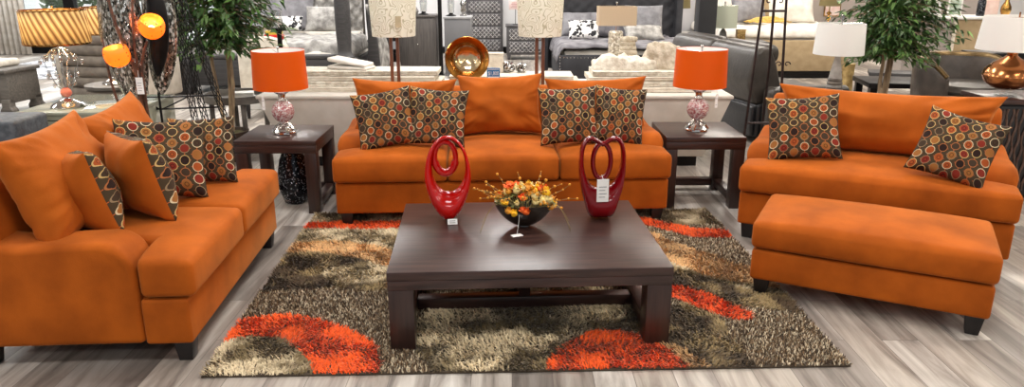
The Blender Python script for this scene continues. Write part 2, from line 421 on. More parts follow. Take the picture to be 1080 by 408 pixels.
        for p, q in zip(out, uv): s.v.append(M @ p if M is not None else p); s.uv.append(q)
        for f in bm.faces: s.f.append([o+remap[v.index] for v in f.verts]); s.m.append(f.material_index)
        bm.free(); return s
    def jitter(s, amp, freq, seed=0):
        for i, p in enumerate(s.v):
            q = p*freq+Vector((seed, seed*2, seed*3)); s.v[i] = p+Vector((noise.noise(q), noise.noise(q+Vector((7, 1, 3))), noise.noise(q+Vector((2, 9, 5)))))*amp
        return s

def obj(name, b, mats, parent=None, angle=35, smooth=True, kind=None, label=None):
    me = bpy.data.meshes.new(name)
    me.from_pydata([tuple(p) for p in b.v], [], b.f); me.validate(); me.update()
    mats = mats if isinstance(mats, (list, tuple)) else [mats]
    for m in mats: me.materials.append(m)
    if len(mats) > 1 and len(me.polygons) == len(b.m): me.polygons.foreach_set('material_index', b.m)
    uvl = me.uv_layers.new(name='UVMap')
    idx = np.empty(len(me.loops), dtype=np.int32); me.loops.foreach_get('vertex_index', idx)
    uv = np.array(b.uv, dtype=np.float32)[idx]; uvl.data.foreach_set('uv', uv.ravel())
    if smooth:
        me.polygons.foreach_set('use_smooth', [True]*len(me.polygons)); me.set_sharp_from_angle(angle=R(angle))
    o = bpy.data.objects.new(name, me); COL.objects.link(o)
    if parent is not None: o.parent = parent
    if kind: o['kind'] = kind
    if label: o['label'] = label
    return o

def thing(name, label, cat, loc=(0, 0, 0), rz=0., group=None, rot=None):
    o = bpy.data.objects.new(name, None); COL.objects.link(o)
    o.empty_display_size = .1
    o.location = loc; o.rotation_euler = rot if rot else (0, 0, R(rz)); o['label'] = label; o['category'] = cat
    if group: o['group'] = group
    return o

def tag(o, label, cat, group=None, loc=None, rz=None, rot=None):
    o['label'] = label; o['category'] = cat
    if group: o['group'] = group
    if loc is not None: o.location = loc
    if rz is not None: o.rotation_euler = (0, 0, R(rz))
    if rot is not None: o.rotation_euler = rot
    return o

def struct(name, b, m, **kw):
    return obj(name, b, m, kind='structure', **kw)

def dup(o, label, loc, rz=None, group=None):
    c = o.copy(); COL.objects.link(c); c.location = loc; c['label'] = label
    if rz is not None: c.rotation_euler = (0, 0, R(rz))
    if group: c['group'] = group
    for ch in list(o.children):
        d = ch.copy(); COL.objects.link(d); d.parent = c
        for g in list(ch.children):
            e = g.copy(); COL.objects.link(e); e.parent = d
    return c

def TR(x, y, z, rz=0, rx=0, ry=0, s=1.):
    return Matrix.Translation((x, y, z)) @ Euler((R(rx), R(ry), R(rz))).to_matrix().to_4x4() @ Matrix.Diagonal((s, s, s, 1))

# ------------------------------------------------------------------ camera
cam = bpy.data.cameras.new('camera'); co = bpy.data.objects.new('camera', cam); COL.objects.link(co)
cam.sensor_fit = 'HORIZONTAL'; cam.sensor_width = 36.; cam.lens = 26.; cam.clip_end = 120
co.location = (0, 0, 1.7); co.rotation_euler = (R(90-16.7), 0, 0)
SC.camera = co

# ------------------------------------------------------------------ room
b = B(); b.bx(-15, 15, -4, 16.6, -.1, 0); struct('floor', b, floor_mat())
CEIL = mat('ceiling_paint', srgb(205, 203, 200), .9)
b = B(); b.bx(-15, 15, -4, 16.6, 4.2, 4.3); struct('ceiling', b, CEIL)
WALLW = mat('wall_paint', srgb(226, 226, 226), .8, 0, srgb(218, 218, 220), 2)
WALLG = mat('wall_paint_grey', srgb(176, 170, 166), .8, 0, srgb(166, 160, 156), 2)
b = B(); b.bx(-6.2, 15, 16.3, 16.5, 0, 4.2)            # back wall right of the storefront glazing
b.bx(-15, -10.6, 16.3, 16.5, 0, 4.2); b.bx(-10.6, -6.2, 16.3, 16.5, 3., 4.2)
struct('wall_back', b, WALLW)
b = B(); b.bx(-15.1, -15, -4, 16.5, 0, 4.2); struct('wall_left', b, WALLW)
b = B(); b.bx(15, 15.1, -4, 16.5, 0, 4.2); struct('wall_right', b, WALLG)
b = B(); b.bx(-6.2, 14.9, 16.27, 16.3, 0, .14, .004); struct('baseboard_back', b, BLACK)
xs = [-10.6, -9.45, -8.3, -7.2, -6.2]
for i in range(4):
    w = thing('window_%d' % (i+1), 'tall storefront window in a black frame, bay %s from the left of the glazing' % ['first', 'second', 'third', 'fourth'][i], 'window', (xs[i], 16.3, 0))
    w['kind'] = 'structure'
    W = xs[i+1]-xs[i]; f = B()
    f.bx(0, .11, -.06, .1, .0, 3.); f.bx(W-.11, W-.0, -.06, .1, 0, 3.); f.bx(.11, W-.11, -.06, .1, 0, .22); f.bx(.11, W-.11, -.06, .1, 2.85, 3.)
    obj('window_frame', f, BLACK, w)
    g = B(); g.bx(.11, W-.11, .0, .012, .22, 2.85); obj('window_pane', g, PANE, w)

# outside, beyond the glazing
PAVE = mat('pale_paving', srgb(206, 204, 198), .8, 0, srgb(190, 188, 182), 1.)
b = B(); b.bx(-60, 30, 16.6, 60, -.12, -.02); struct('pavement', b, PAVE)
HEDGE = mat('hedge_leaf', srgb(110, 140, 80), .6, 0, srgb(64, 96, 44), 9)
def hedge(x, y, w, h, seed, label):
    rnd = random.Random(seed); t = thing('hedge', label, 'hedge', (x, y, 0), group='shrubs beyond the storefront glass')
    f = B()
    for k in range(900):
        a = rnd.uniform(0, 6.28); r = rnd.uniform(.6, 1); z = rnd.uniform(.05, 1)
        p = Vector((math.cos(a)*r*w/2*(1-.35*z*z), math.sin(a)*r*1.0, z*h))
        M = Matrix.Translation(p) @ Euler((rnd.uniform(-1, 1), rnd.uniform(-1, 1), rnd.uniform(0, 6))).to_matrix().to_4x4()
        s_ = .3; f.add([(-s_, 0, 0), (0, -s_*.4, .03), (s_, 0, 0), (0, s_*.4, .03)], [(0, 1, 2, 3)], 0, M)
    obj('foliage', f, HEDGE, t, smooth=False)
    s = B()
    for k in range(5): s.tube([((k-2)*.3, 0, -.02), ((k-2)*w*.12, 0, h*.7)], .05, 6)
    obj('stem', s, BARK, t)
hedge(-26, 34, 7, 2.4, 1, 'leftmost green shrub outside, seen through the first storefront bay')
hedge(-18.2, 35, 7, 2.0, 2, 'broad green shrub outside, seen above the pleated lamp shades')
hedge(-10.6, 36, 6, 2.6, 3, 'rightmost green shrub outside, behind the silver mosaic floor lamp')

# ------------------------------------------------------------------ rug
def rug():
    W, D = 2.88, 2.27
    t = thing('shag_rug', 'thick shag area rug with orange, tan and olive swirls lying under the coffee table', 'rug', (-1.357, 2.859, 0), 1.94)
    rng = np.random.default_rng(3)
    def nz(x, y, f, seed):
        # cheap smooth value noise on arrays
        X = x*f+seed*11.3; Y = y*f+seed*5.7
        xi = np.floor(X).astype(int); yi = np.floor(Y).astype(int); fx = X-xi; fy = Y-yi
        fx = fx*fx*(3-2*fx); fy = fy*fy*(3-2*fy)
        h = lambda a, b: (np.sin(a*127.1+b*311.7+seed*74.7)*43758.5453) % 1.0
        return (h(xi, yi)*(1-fx)+h(xi+1, yi)*fx)*(1-fy)+(h(xi, yi+1)*(1-fx)+h(xi+1, yi+1)*fx)*fy
    C = lambda *c: np.array(srgb(*c)[:3])
    OR, TN, KH, OL, DK, BR = C(255, 98, 26), C(222, 176, 120), C(224, 206, 170), C(142, 122, 84), C(88, 70, 48), C(96, 78, 58)
    def dist_path(x, y, pts):
        d = np.full_like(x, 9.)
        for (ax, ay), (bx_, by) in zip(pts, pts[1:]):
            vx, vy = bx_-ax, by-ay; q = np.clip(((x-ax)*vx+(y-ay)*vy)/(vx*vx+vy*vy), 0, 1)
            d = np.minimum(d, np.hypot(x-ax-q*vx, y-ay-q*vy))
        return d
    def el(x, y, cx, cy, a, b): return np.hypot((x-cx)/a, (y-cy)/b)
    def pattern(x, y):
        n = nz(x, y, 5.5, 1)*.5+nz(x, y, 13, 2)*.32+nz(x, y, 30, 3)*.18
        w = (nz(x, y, 4, 4)-.5)*.06; x2, y2 = x+w, y+(nz(x, y, 4, 5)-.5)*.06
        k = len(x); col = np.empty((k, 3)); fr = np.ones(k, bool)
        # salt-and-pepper ground
        u = rng.random(k)
        frc = np.where((u < .40)[:, None], C(84, 66, 48), np.where((u < .72)[:, None], C(150, 124, 94), C(236, 220, 190)))
        col[:] = frc
        def paint(mask, c): col[mask] = c[mask] if c.ndim == 2 else c; fr[mask] = False
        mott = lambda a, b_, lo, hi: a+(b_-a)*np.clip((n-lo)/(hi-lo), 0, 1)[:, None]
        khaki = mott(OL*.75, KH, .41, .58); olive = mott(DK*.9, OL*1.35, .41, .6); tan = mott(TN*.72, TN*1.12, .35, .65)
        orange = mott(OR*.8, OR*1.05, .35, .65)
        # back left quarter: khaki field with a dark eye and a tan arch
        q = el(x2, y2, .15, 1.02, .70, .66)
        paint((y2 > 1.5) & (x2 < 1.2), khaki)
        paint((q < 1) & (y2 > .92), tan)
        paint((el(x2, y2, .12, 1.0, .56, .47) < 1) & (y2 > .88), olive)
        paint((el(x2, y2, .50, 1.12, .2, .16) < 1), khaki)
        paint((np.abs(y2-1.99) < .07) & (x2 < .75), orange)
        paint((y2 > 2.07) & (x2 < .95), khaki)
        # front left: orange arch around a khaki half round
        q = el(x2, y2, .20, -.02, .55, .60); paint((q < 1), orange)
        paint(el(x2, y2, .18, -.06, .31, .40) < 1, khaki)
        # front middle under the table: khaki cloud lightened in place of light, orange half round
        q = el(x2, y2, 1.50, .35, .62, .62); paint((q < 1) & (x2 < 2.25), mott(OL*.7, KH*1.1, .38, .56))
        paint((x2 > 1.75) & (x2 < 2.45) & (y2 < .55+.1*np.sin(x2*6)), olive)
        paint(el(x2, y2, 2.05, -.05, .18, .27) < 1, tan)
        paint(el(x2, y2, 1.83, -.06, .31, .40) < 1, orange)
        # right side: bands that sweep down from the table
        paint(dist_path(x2, y2, [(1.9, 1.55), (2.25, 1.45), (2.5, 1.05), (2.9, .80)]) < .20, khaki)
        paint(dist_path(x2, y2, [(1.9, 1.85), (2.2, 1.72), (2.42, 1.38), (2.62, 1.1), (2.9, .95)]) < .15, tan)
        paint(dist_path(x2, y2, [(1.9, 1.2), (2.3, 1.06), (2.55, .74), (2.9, .62)]) < .10, olive)
        paint(dist_path(x2, y2, [(1.8, 1.15), (2.1, .97), (2.3, .80), (2.55, .53)]) < .085, orange)
        paint((y2 > 1.90) & (x2 > 2.1), mott(OL*.8, KH*.8, .38, .66))
        paint(dist_path(x2, y2, [(2.15, 2.2), (2.40, 1.94), (2.62, 1.74), (2.9, 1.70)]) < .075, orange)
        # middle back, under the table and sofa
        paint((x2 > .95) & (x2 < 1.9) & (y2 > 1.75), mott(DK, KH, .38, .66))
        return col, fr
    # backing
    bk = B(); bk.bx(0, W, 0, D, .0, .010, .003); obj('backing', bk, mat('rug_backing', srgb(70, 58, 44), .9), t)
    def tufts(k, L, wd, curl, keep):
        x = rng.random(k)*W; y = rng.random(k)*D
        col, fr = pattern(x, y); m = fr if keep == 'frieze' else ~fr
        x, y, col = x[m], y[m], col[m]; k = len(x)
        flow = (nz(x, y, 3.3, 7)+nz(x, y, 9, 8)*.6)*math.pi*1.8
        ang = flow + rng.normal(0, .9, k) if keep != 'frieze' else rng.random(k)*6.283
        ln = L*(.75+.5*rng.random(k))
        lean = (.75+.5*rng.random(k)) if keep != 'frieze' else .3+.6*rng.random(k)
        dx, dy = np.cos(ang), np.sin(ang); px, py = -dy, dx
        pa = rng.random(k)*6.283 if keep == 'frieze' else ang+math.pi/2
        wx, wy = np.cos(pa)*wd/2, np.sin(pa)*wd/2
        z0 = np.full(k, .008)
        # keep the tips inside the hem
        mx, my = x+dx*ln*lean*.35, y+dy*ln*lean*.35; tx, ty = x+dx*ln*lean*curl, y+dy*ln*lean*curl
        h = np.clip(1.25-lean*.55, .4, 1.)*ln
        P = np.stack([np.stack([x-wx, y-wy, z0], 1), np.stack([x+wx, y+wy, z0], 1), np.stack([mx-wx, my-wy, z0+h*.7], 1), np.stack([mx+wx, my+wy, z0+h*.7], 1), np.stack([tx, ty, z0+h], 1)], 1)
        P[:, :, 0] = np.clip(P[:, :, 0], -.012, W+.012); P[:, :, 1] = np.clip(P[:, :, 1], -.012, D+.012)
        col = np.clip(col*(.82+.36*rng.random((k, 1))), 0, 1)
        return P, col
    Ps, Cs = [], []
    for a in ((120000, .026, .0062, .8, 'shag'), (150000, .020, .0052, .7, 'frieze')):
        p, c = tufts(*a); Ps.append(p); Cs.append(c)
    P = np.concatenate(Ps); Cc = np.concatenate(Cs); k = len(P)
    me = bpy.data.meshes.new('pile'); me.vertices.add(k*5); me.vertices.foreach_set('co', P.reshape(-1).astype(np.float32))
    base = (np.arange(k)*5)[:, None]
    tri = (base[:, :, None]+np.array([[0, 1, 3], [0, 3, 2], [2, 3, 4]])[None]).reshape(-1)
    nt_ = k*3; me.loops.add(nt_*3); me.loops.foreach_set('vertex_index', tri.astype(np.int32))
    me.polygons.add(nt_); me.polygons.foreach_set('loop_start', (np.arange(nt_)*3).astype(np.int32)); me.polygons.foreach_set('loop_total', np.full(nt_, 3, np.int32))
    me.update(calc_edges=True)
    at = me.attributes.new('Col', 'FLOAT_COLOR', 'POINT'); cc = np.ones((k, 5, 4), np.float32); cc[:, :, :3] = Cc[:, None, :]
    at.data.foreach_set('color', cc.reshape(-1))
    me.materials.append(PILE)
    o = bpy.data.objects.new('pile', me); COL.objects.link(o); o.parent = t; o['kind'] = 'stuff'
rug()

# ------------------------------------------------------------------ upholstery
def arm_profile(y0, y1, zt, zb=.10, r=.13):
    """side view (y, z) of a low arm with a rounded front"""
    pts = [(y1, zb), (y0, zb), (y0, zt-r*1.15)]
    for k in range(1, 8):
        a = math.pi/2*k/7; pts.append((y0+r*(1-math.cos(a)), zt-r*1.15+r*1.15*math.sin(a)))
    pts += [(y0+r+.14, zt-.004), (y0+r+.34, zt-.015), (y1-.04, zt+.02), (y1, zt-.03)]
    return pts

def seat_cushion(x0, x1, y0, y1, xa, xb, ya, z0, z1, seed):
    """box cushion; front lip runs x0..x1 in front of y=ya, the rest xa..xb (a T shape at the sofa's ends)"""
    poly = [(x0, y0), (x1, y0), (x1, ya), (xb, ya), (xb, y1), (xa, y1), (xa, ya), (x0, ya)]
    out = []
    for p in poly:
        if not out or (abs(p[0]-out[-1][0])+abs(p[1]-out[-1][1])) > 1e-4: out.append(p)
    poly = [p for i, p in enumerate(out) if not (abs((out[i-1][0]-p[0])*(out[(i+1) % len(out)][1]-p[1])-(out[i-1][1]-p[1])*(out[(i+1) % len(out)][0]-p[0])) < 1e-6)]
    b = B(); b.prism(poly, z0, z1, 'z', .030, 4)
    # finer mesh for the crown
    bm = bmesh.new(); vs = [bm.verts.new(v) for v in b.v]
    for f in b.f:
        try: bm.faces.new([vs[i] for i in f])
        except ValueError: pass
    for ax, lo, hi in ((0, x0, x1), (1, y0, y1)):
        for k in range(1, 14):
            c = lo+(hi-lo)*k/14; no = [0, 0, 0]; no[ax] = 1; cc = [0, 0, 0]; cc[ax] = c
            bmesh.ops.bisect_plane(bm, geom=bm.verts[:]+bm.edges[:]+bm.faces[:], plane_co=cc, plane_no=no)
    for v in bm.verts:
        u = 2*(v.co.x-x0)/(x1-x0)-1; w = 2*(v.co.y-y0)/(y1-y0)-1
        k = max(0, (1-u*u))**.6*max(0, (1-w*w))**.6
        if v.co.z > (z0+z1)/2: v.co.z += .044*k + .006*noise.noise(Vector((v.co.x*5, v.co.y*5, seed)))*k
        if w < -.9: v.co.y -= .016*max(0, 1-abs((v.co.z-(z0+z1)/2)/((z1-z0)/2))**2)*max(0, 1-u*u)**.4
    q = B(); q.bm(bm); return q

def couch(name, label, cat, loc, rz, L, ncush, pillows, D=.98, group=None, feet_z=.0, arm=.215, zt=.585, leg_z0=.0):
    t = thing(name, label, cat, loc, rz, group)
    YA = .21
    b = B(); b.prism([(0, 0), (L, 0), (L, YA-.004), (L-.05, YA-.004), (L-.05, D), (.05, D), (.05, YA-.004), (0, YA-.004)], .10, .318, 'z', .016, 3); obj('base', b, SUEDE, t)
    for sx in (0, 1):
        a = B(); x0, x1 = (0.002, arm) if sx == 0 else (L-arm, L-.002)
        a.prism(arm_profile(YA, D-.02, zt), x0, x1, 'x', .03, 4)
        # rolled top swelling a little outward
        for i, p in enumerate(a.v):
            if p.z > zt-.15:
                k = 1-abs((p.z-(zt-.06))/.10); k = max(0, k)
                p.x += (p.x-(x0+x1)/2)*.16*k
        obj('arm', a, SUEDE, t)
    bk = B(); bk.prism([(D-.26, .30), (D, .30), (D+.03, .80), (D-.01, .84), (D-.10, .845), (D-.15, .80)], .05, L-.05, 'x', .03, 3); obj('back_frame', bk, SUEDE, t)
    for i in range(ncush):
        x0 = L*i/ncush+.003; x1 = L*(i+1)/ncush-.003
        if ncush == 1: x0, x1 = -.01, L+.01
        else: x0 -= .012*(i == 0); x1 += .012*(i == ncush-1)
        xa = arm+.006 if i == 0 else x0; xb = L-arm-.006 if i == ncush-1 else x1
        obj('seat_cushion', seat_cushion(x0, x1, -.035, D-.22, xa, xb, YA-.012, .326, .498, i), SUEDE, t)
    for (px, pw_, ph, pt, py, tilt, roll, yaw, sd) in pillows:
        c = B(); c.cushion(pw_, ph, pt, .11, .40, 40, .013, sd, sag=.12)
        o = obj('back_pillow', c, SUEDE_B, t, angle=80)
        o.matrix_local = Matrix.Translation((px, py, .525)) @ Matrix.Rotation(R(yaw), 4, 'Z') @ Matrix.Rotation(R(-tilt), 4, 'X') @ Matrix.Rotation(R(roll), 4, 'Y')
    for (x, y) in ((.065, .055), (L-.065, .055), (.065, D-.06), (L-.065, D-.06)):
        l = B(); z0 = leg_z0 if y < .5 else 0.; l.taper((x, y, z0), (.062, .062), (.085, .085), .104-z0, .004); obj('leg', l, DARKLEG, t)
    return t

couch('three_seat_sofa', 'long orange three-seat sofa facing the camera behind the dark coffee table', 'sofa', (-1.205, 4.836, 0), 3., 2.30, 3,
      [(.43, .78, .42, .24, .60, 14, 1, 0, 1), (1.155, .64, .455, .26, .55, 13, -1, 0, 2), (1.885, .78, .42, .24, .60, 14, -1, 0, 3)], leg_z0=.013)
couch('loveseat', 'orange two-cushion loveseat at the left edge, seen from its arm end', 'sofa', (-1.43, 2.985, 0), 93.5, 1.56, 2,
      [(.43, .74, .53, .28, .57, 20, -1, 0, 4), (1.13, .72, .50, .25, .60, 18, -3, 0, 5)])
couch('cuddle_chair', 'wide orange chair with one seat cushion and long lumbar pillow, standing at the right', 'chair', (1.494, 4.653, 0), -26.2, 1.53, 1,
      [(.785, 1.36, .44, .28, .54, 15, 0, 0, 6)])

def ottoman():
    t = thing('bench_ottoman', 'long orange bench ottoman on black feet in front of the wide chair', 'ottoman', (1.289, 3.724, 0), -27.4)
    L, D = 1.12, .60
    b = B(); b.bx(0, L, 0, D, .10, .272, .02, 3); obj('base', b, SUEDE, t)
    obj('cushion', seat_cushion(-.008, L+.008, -.01, D+.01, -.008, L+.008, D*.5, .280, .425, 9), SUEDE, t)
    for x, y in ((.06, .06), (L-.06, .06), (.06, D-.06), (L-.06, D-.06)):
        l = B(); z0 = .012 if x < .5 else 0; l.taper((x, y, z0), (.058, .058), (.085, .085), .104-z0, .004); obj('leg', l, DARKLEG, t)
ottoman()

def throw_pillow(label, loc, yaw, tilt, roll, w=.44, h=.44, t=.17, seed=0, group=None):
    b = B(); b.cushion(w, h, t, .085, .42, 26, .007, seed, (0, 1))
    o = obj('throw_pillow', b, [RINGS, SUEDE_B], angle=80)
    o.matrix_world = Matrix.Translation(loc) @ Matrix.Rotation(R(yaw), 4, 'Z') @ Matrix.Rotation(R(-tilt), 4, 'X') @ Matrix.Rotation(R(roll), 4, 'Y')
    tag(o, label, 'pillow', group); return o
G3 = 'ring-print throw pillows on the long sofa'
throw_pillow('ring-print throw pillow leaning in the left corner of the long sofa, nearest the left arm', (-.84, 5.01, .526), 8, 24, -9, .42, .42, seed=11, group=G3)
throw_pillow('ring-print throw pillow on the long sofa between the left-corner pillow and the plain middle pillow', (-.54, 5.04, .530), 2, 23, 5, .42, .42, seed=12, group=G3)
throw_pillow('ring-print throw pillow on the long sofa directly right of the plain middle pillow', (.41, 5.09, .530), 2, 23, -2, .42, .42, seed=13, group=G3)
throw_pillow('ring-print throw pillow in the right corner of the long sofa beside the right arm', (.74, 5.14, .526), -4, 24, 5, .37, .42, seed=14, group=G3)
throw_pillow('ring-print throw pillow at the left end of the wide chair, beside its left arm', (1.90, 4.665, .525), -20, 26, -7, .46, .44, seed=15, group='ring-print throw pillows on the wide chair')
throw_pillow('ring-print throw pillow tilted against the right arm of the wide chair', (2.53, 4.20, .525), -32, 28, 13, .43, .42, seed=16, group='ring-print throw pillows on the wide chair')
GL = 'throw pillows on the left loveseat'
throw_pillow('throw pillow showing its plain orange back, nearest the near arm of the left loveseat', (-1.97, 3.36, .525), 142, 14, 4, .44, .41, .25, 17, GL)
throw_pillow('throw pillow with plain orange back towards us, second from the loveseat\'s near arm', (-1.80, 3.56, .525), 138, 13, 2, .44, .43, .25, 18, GL)
throw_pillow('ring-print throw pillow facing us in front of the far corner pillow on the left loveseat', (-1.87, 3.78, .53), 22, 21, 4, .46, .44, .17, 19, GL)
throw_pillow('ring-print throw pillow tucked in the far corner of the left loveseat beside the far arm', (-1.76, 4.08, .53), 14, 18, 0, .36, .39, .15, 20, GL)

# ------------------------------------------------------------------ tables
def coffee_table():
    t = thing('coffee_table', 'low square espresso wood coffee table standing on the shag rug', 'table', (-.565, 3.075, 0), 3.)
    W, D, H = 1.31, 1.04, .405; lg = .115
    b = B(); b.bx(0, W, 0, D, H-.042, H, .004); obj('tabletop', b, ESPRESSO, t)
    b = B()
    for (x0, x1, y0, y1) in ((.002, W-.002, .002, .03), (.002, W-.002, D-.03, D-.002), (.002, .03, .03, D-.03), (W-.03, W-.002, .03, D-.03)): b.bx(x0, x1, y0, y1, H-.088, H-.0425, .002)
    obj('apron', b, ESPRESSO, t)
    for x in (.003, W-lg-.003):
        for y in (.003, D-lg-.003):
            l = B(); l.bx(x, x+lg, y, y+lg, .013, H-.0885, .003); obj('leg', l, ESPRESSO_Z, t)
    for x in (.02, W-.02-.075):
        l = B(); l.bx(x, x+.075, lg+.004, D-lg-.004, .018, .09, .003); obj('rail', l, ESPRESSO, t)
    l = B(); l.bx(.098, W-.098, D*.41, D*.41+.07, .018, .078, .003); obj('rail', l, ESPRESSO, t)
    l = B(); l.bx(W/2-.03, W/2+.03, D*.41+.006, D*.41+.064, .0785, H-.043, .003); obj('support_post', l, ESPRESSO_Z, t)
coffee_table()

def end_table(label, loc, rz):
    t = thing('end_table', label, 'table', loc, rz, 'espresso end tables beside the long sofa')
    W, H, lg = .585, .545, .085
    b = B(); b.bx(0, W, 0, W, H-.035, H, .003); obj('tabletop', b, ESPRESSO, t)
    b = B()
    for (x0, x1, y0, y1) in ((.002, W-.002, .002, .03), (.002, W-.002, W-.03, W-.002), (.002, .03, .03, W-.03), (W-.03, W-.002, .03, W-.03)): b.bx(x0, x1, y0, y1, H-.092, H-.0355, .002)
    obj('apron', b, ESPRESSO, t)
    for x in (.003, W-lg-.003):
        for y in (.003, W-lg-.003):
            l = B(); l.bx(x, x+lg, y, y+lg, 0, H-.0925, .003); obj('leg', l, ESPRESSO_Z, t)
    for x in (.012, W-.012-.06):
        l = B(); l.bx(x, x+.06, lg+.004, W-lg-.004, .035, .095, .003); obj('rail', l, ESPRESSO, t)
    l = B(); l.bx(lg+.004, W-lg-.004, W-.075, W-.015, .035, .095, .003); obj('rail', l, ESPRESSO, t)
    return t
end_table('square espresso end table between the left loveseat and the long sofa, under an orange lamp', (-1.985, 5.145, 0), .3)
end_table('square espresso end table between the long sofa and the wide chair, under an orange lamp', (1.125, 5.265, 0), .3)

# ------------------------------------------------------------------ orange table lamps
def string_tag(parent, p, drop, w, h, name='price_tag', lines=3, yaw=0, thick=.0012, swing=(0, 0)):
    """white swing tag on a string, a part of what it hangs from"""
    q = Vector((p[0]+swing[0], p[1]+swing[1], p[2]-drop))
    b = B(); b.tube([p, tuple(q)], .0012, 5, mi=1)
    M = Matrix.Translation(q) @ Matrix.Rotation(R(yaw), 4, 'Z')
    b.bx(-w/2, w/2, -thick, thick, -h, 0, mi=0, M=M)
    for k in range(lines):
        z = -h*(.35+.45*k/max(1, lines-1)); b.bx(-w*.32, w*(.32-.12*(k % 2)), -thick-.0006, -thick, z, z+h*.026, mi=2, M=M)
    return obj(name, b, [TAG, TAG, INK], parent, label='small white price tag on a string')

def shade_shell(r0, r1, h, z, n=40, th=.003):
    """open drum shade, r0 at the bottom"""
    return [(r0, z), (r1, z+h), (r1-th, z+h), (r0-th, z)]

def orange_lamp(label, loc, rz, tag_x):
    t = thing('table_lamp', label, 'lamp', loc, rz, 'orange table lamps on the end tables')
    b = B(); b.lathe([(.0, 0), (.082, 0), (.086, .006), (.084, .016), (.066, .024), (.062, .034), (.045, .044), (.034, .054), (.026, .066), (.036, .078), (.030, .088), (.0, .088)], 28)
    for k in range(6):
        a = k*math.pi/3; b.tube([(math.cos(a)*.085, math.sin(a)*.085, .012), (math.cos(a)*.055, math.sin(a)*.055, .05), (math.cos(a)*.03, math.sin(a)*.03, .074)], [.012, .013, .006], 8)
    obj('lamp_base', b, CHROME, t)
    b = B(); b.ball((0, 0, .165), .082, 28, sc=(1, 1, 1.02)); obj('globe', b, ROSEMOSAIC, t, label='rose crackle mosaic globe')
    b = B(); b.lathe([(.0, .236), (.034, .238), (.036, .246), (.028, .254), (.024, .275), (.030, .290), (.050, .302), (.056, .310), (.054, .314), (.0, .314)], 24); obj('neck', b, CHROME, t)
    b = B(); b.tube([(0, 0, .31), (0, 0, .62)], .006, 8); b.ball((0, 0, .628), .012, 10); 
    for k in range(3):
        a = k*2.094; b.tube([(0, 0, .59), (math.cos(a)*.176, math.sin(a)*.176, .598)], .002, 5)
    b.ball((0, 0, .44), .028, 12, sc=(1, 1, 1.3))
    obj('harp', b, SILVER, t)
    b = B(); b.shell(shade_shell(.196, .186, .275, .335), 48); obj('lamp_shade', b, ORANGESHADE, t, label='glossy orange drum shade')
    b = B(); b.shell([(.1918, .337), (.1818, .608), (.1808, .608), (.1908, .337)], 48); obj('shade_lining', b, SHADELINER, t)
    string_tag(t, (tag_x, -.165, .337), .035, .018, .10, lines=2)
orange_lamp('table lamp with orange drum shade on the left end table, its swing tag hanging left', (-1.695, 5.42, .5455), 0, -.085)
orange_lamp('table lamp with orange drum shade on the right end table, its swing tag hanging right', (1.40, 5.52, .5455), 0, .09)

# ------------------------------------------------------------------ glazed sculptures
def oval_ring(outer, inner, depth, n=72, m=14):
    """ring between two closed outlines in the XZ plane; depth(theta) gives its half thickness in y"""
    vs = []; fs = []
    for i in range(n):
        th = 2*math.pi*i/n; o = Vector(outer(th)); q = Vector(inner(th)); c = (o+q)/2; h = (o-q)/2; d = depth(th)
        for j in range(m):
            a = 2*math.pi*j/m; e = h*math.cos(a)
            vs.append((c.x+e.x, d*math.sin(a)*(1-.25*math.cos(a)*-1), c.y+e.y))
    for i in range(n):
        for j in range(m):
            fs.append((i*m+j, i*m+(j+1) % m, ((i+1) % n)*m+(j+1) % m, ((i+1) % n)*m+j))
    return vs, fs

def sculpture_ring():
    t = thing('ring_sculpture', 'bright red glazed oval sculpture with a small inner loop, left on the coffee table', 'sculpture', (-.345, 3.83, .4062), 4, 'red glazed sculptures on the coffee table')
    H = .465
    def outer(a):
        x, z = math.sin(a)*.125, -math.cos(a)
        z = H/2+z*H/2
        x *= (.80+.20*min(1, z/.22)) if z < .22 else 1
        return (x, max(z, .0+.004))
    def inner(a): return (.006+math.sin(a)*.088, .298+-math.cos(a)*.142)
    def depth(a):
        k = (1+math.cos(a))/2      # 1 at the bottom
        return .020+.062*k**1.3
    b = B(); vs, fs = oval_ring(outer, inner, depth); b.add(vs, fs)
    # flat foot
    for p in b.v:
        if p.z < .006: p.z = 0
    obj('body', b, REDGLAZE, t, angle=80)
    pts = [(-.012+math.sin(a)*.056, .004, .345-math.cos(a)*.085) for a in [2*math.pi*k/40 for k in range(40)]]
    b = B(); b.tube(pts, [.015+.006*(math.cos(2*math.pi*k/40) > .3) for k in range(40)], 10, True, flat=1.5); obj('inner_loop', b, REDGLAZE, t)
    b = B(); b.bx(.0, .052, -.002, 0, 0, .03, mi=0, M=TR(-.005, -.100, .001, 4, -14))
    for k in range(2): b.bx(.01, .042, -.003, -.002, .008+.010*k, .011+.010*k, mi=1, M=TR(-.005, -.100, .001, 4, -14))
    obj('price_card', b, [TAG, INK], t, label='small white price card at the foot')
sculpture_ring()

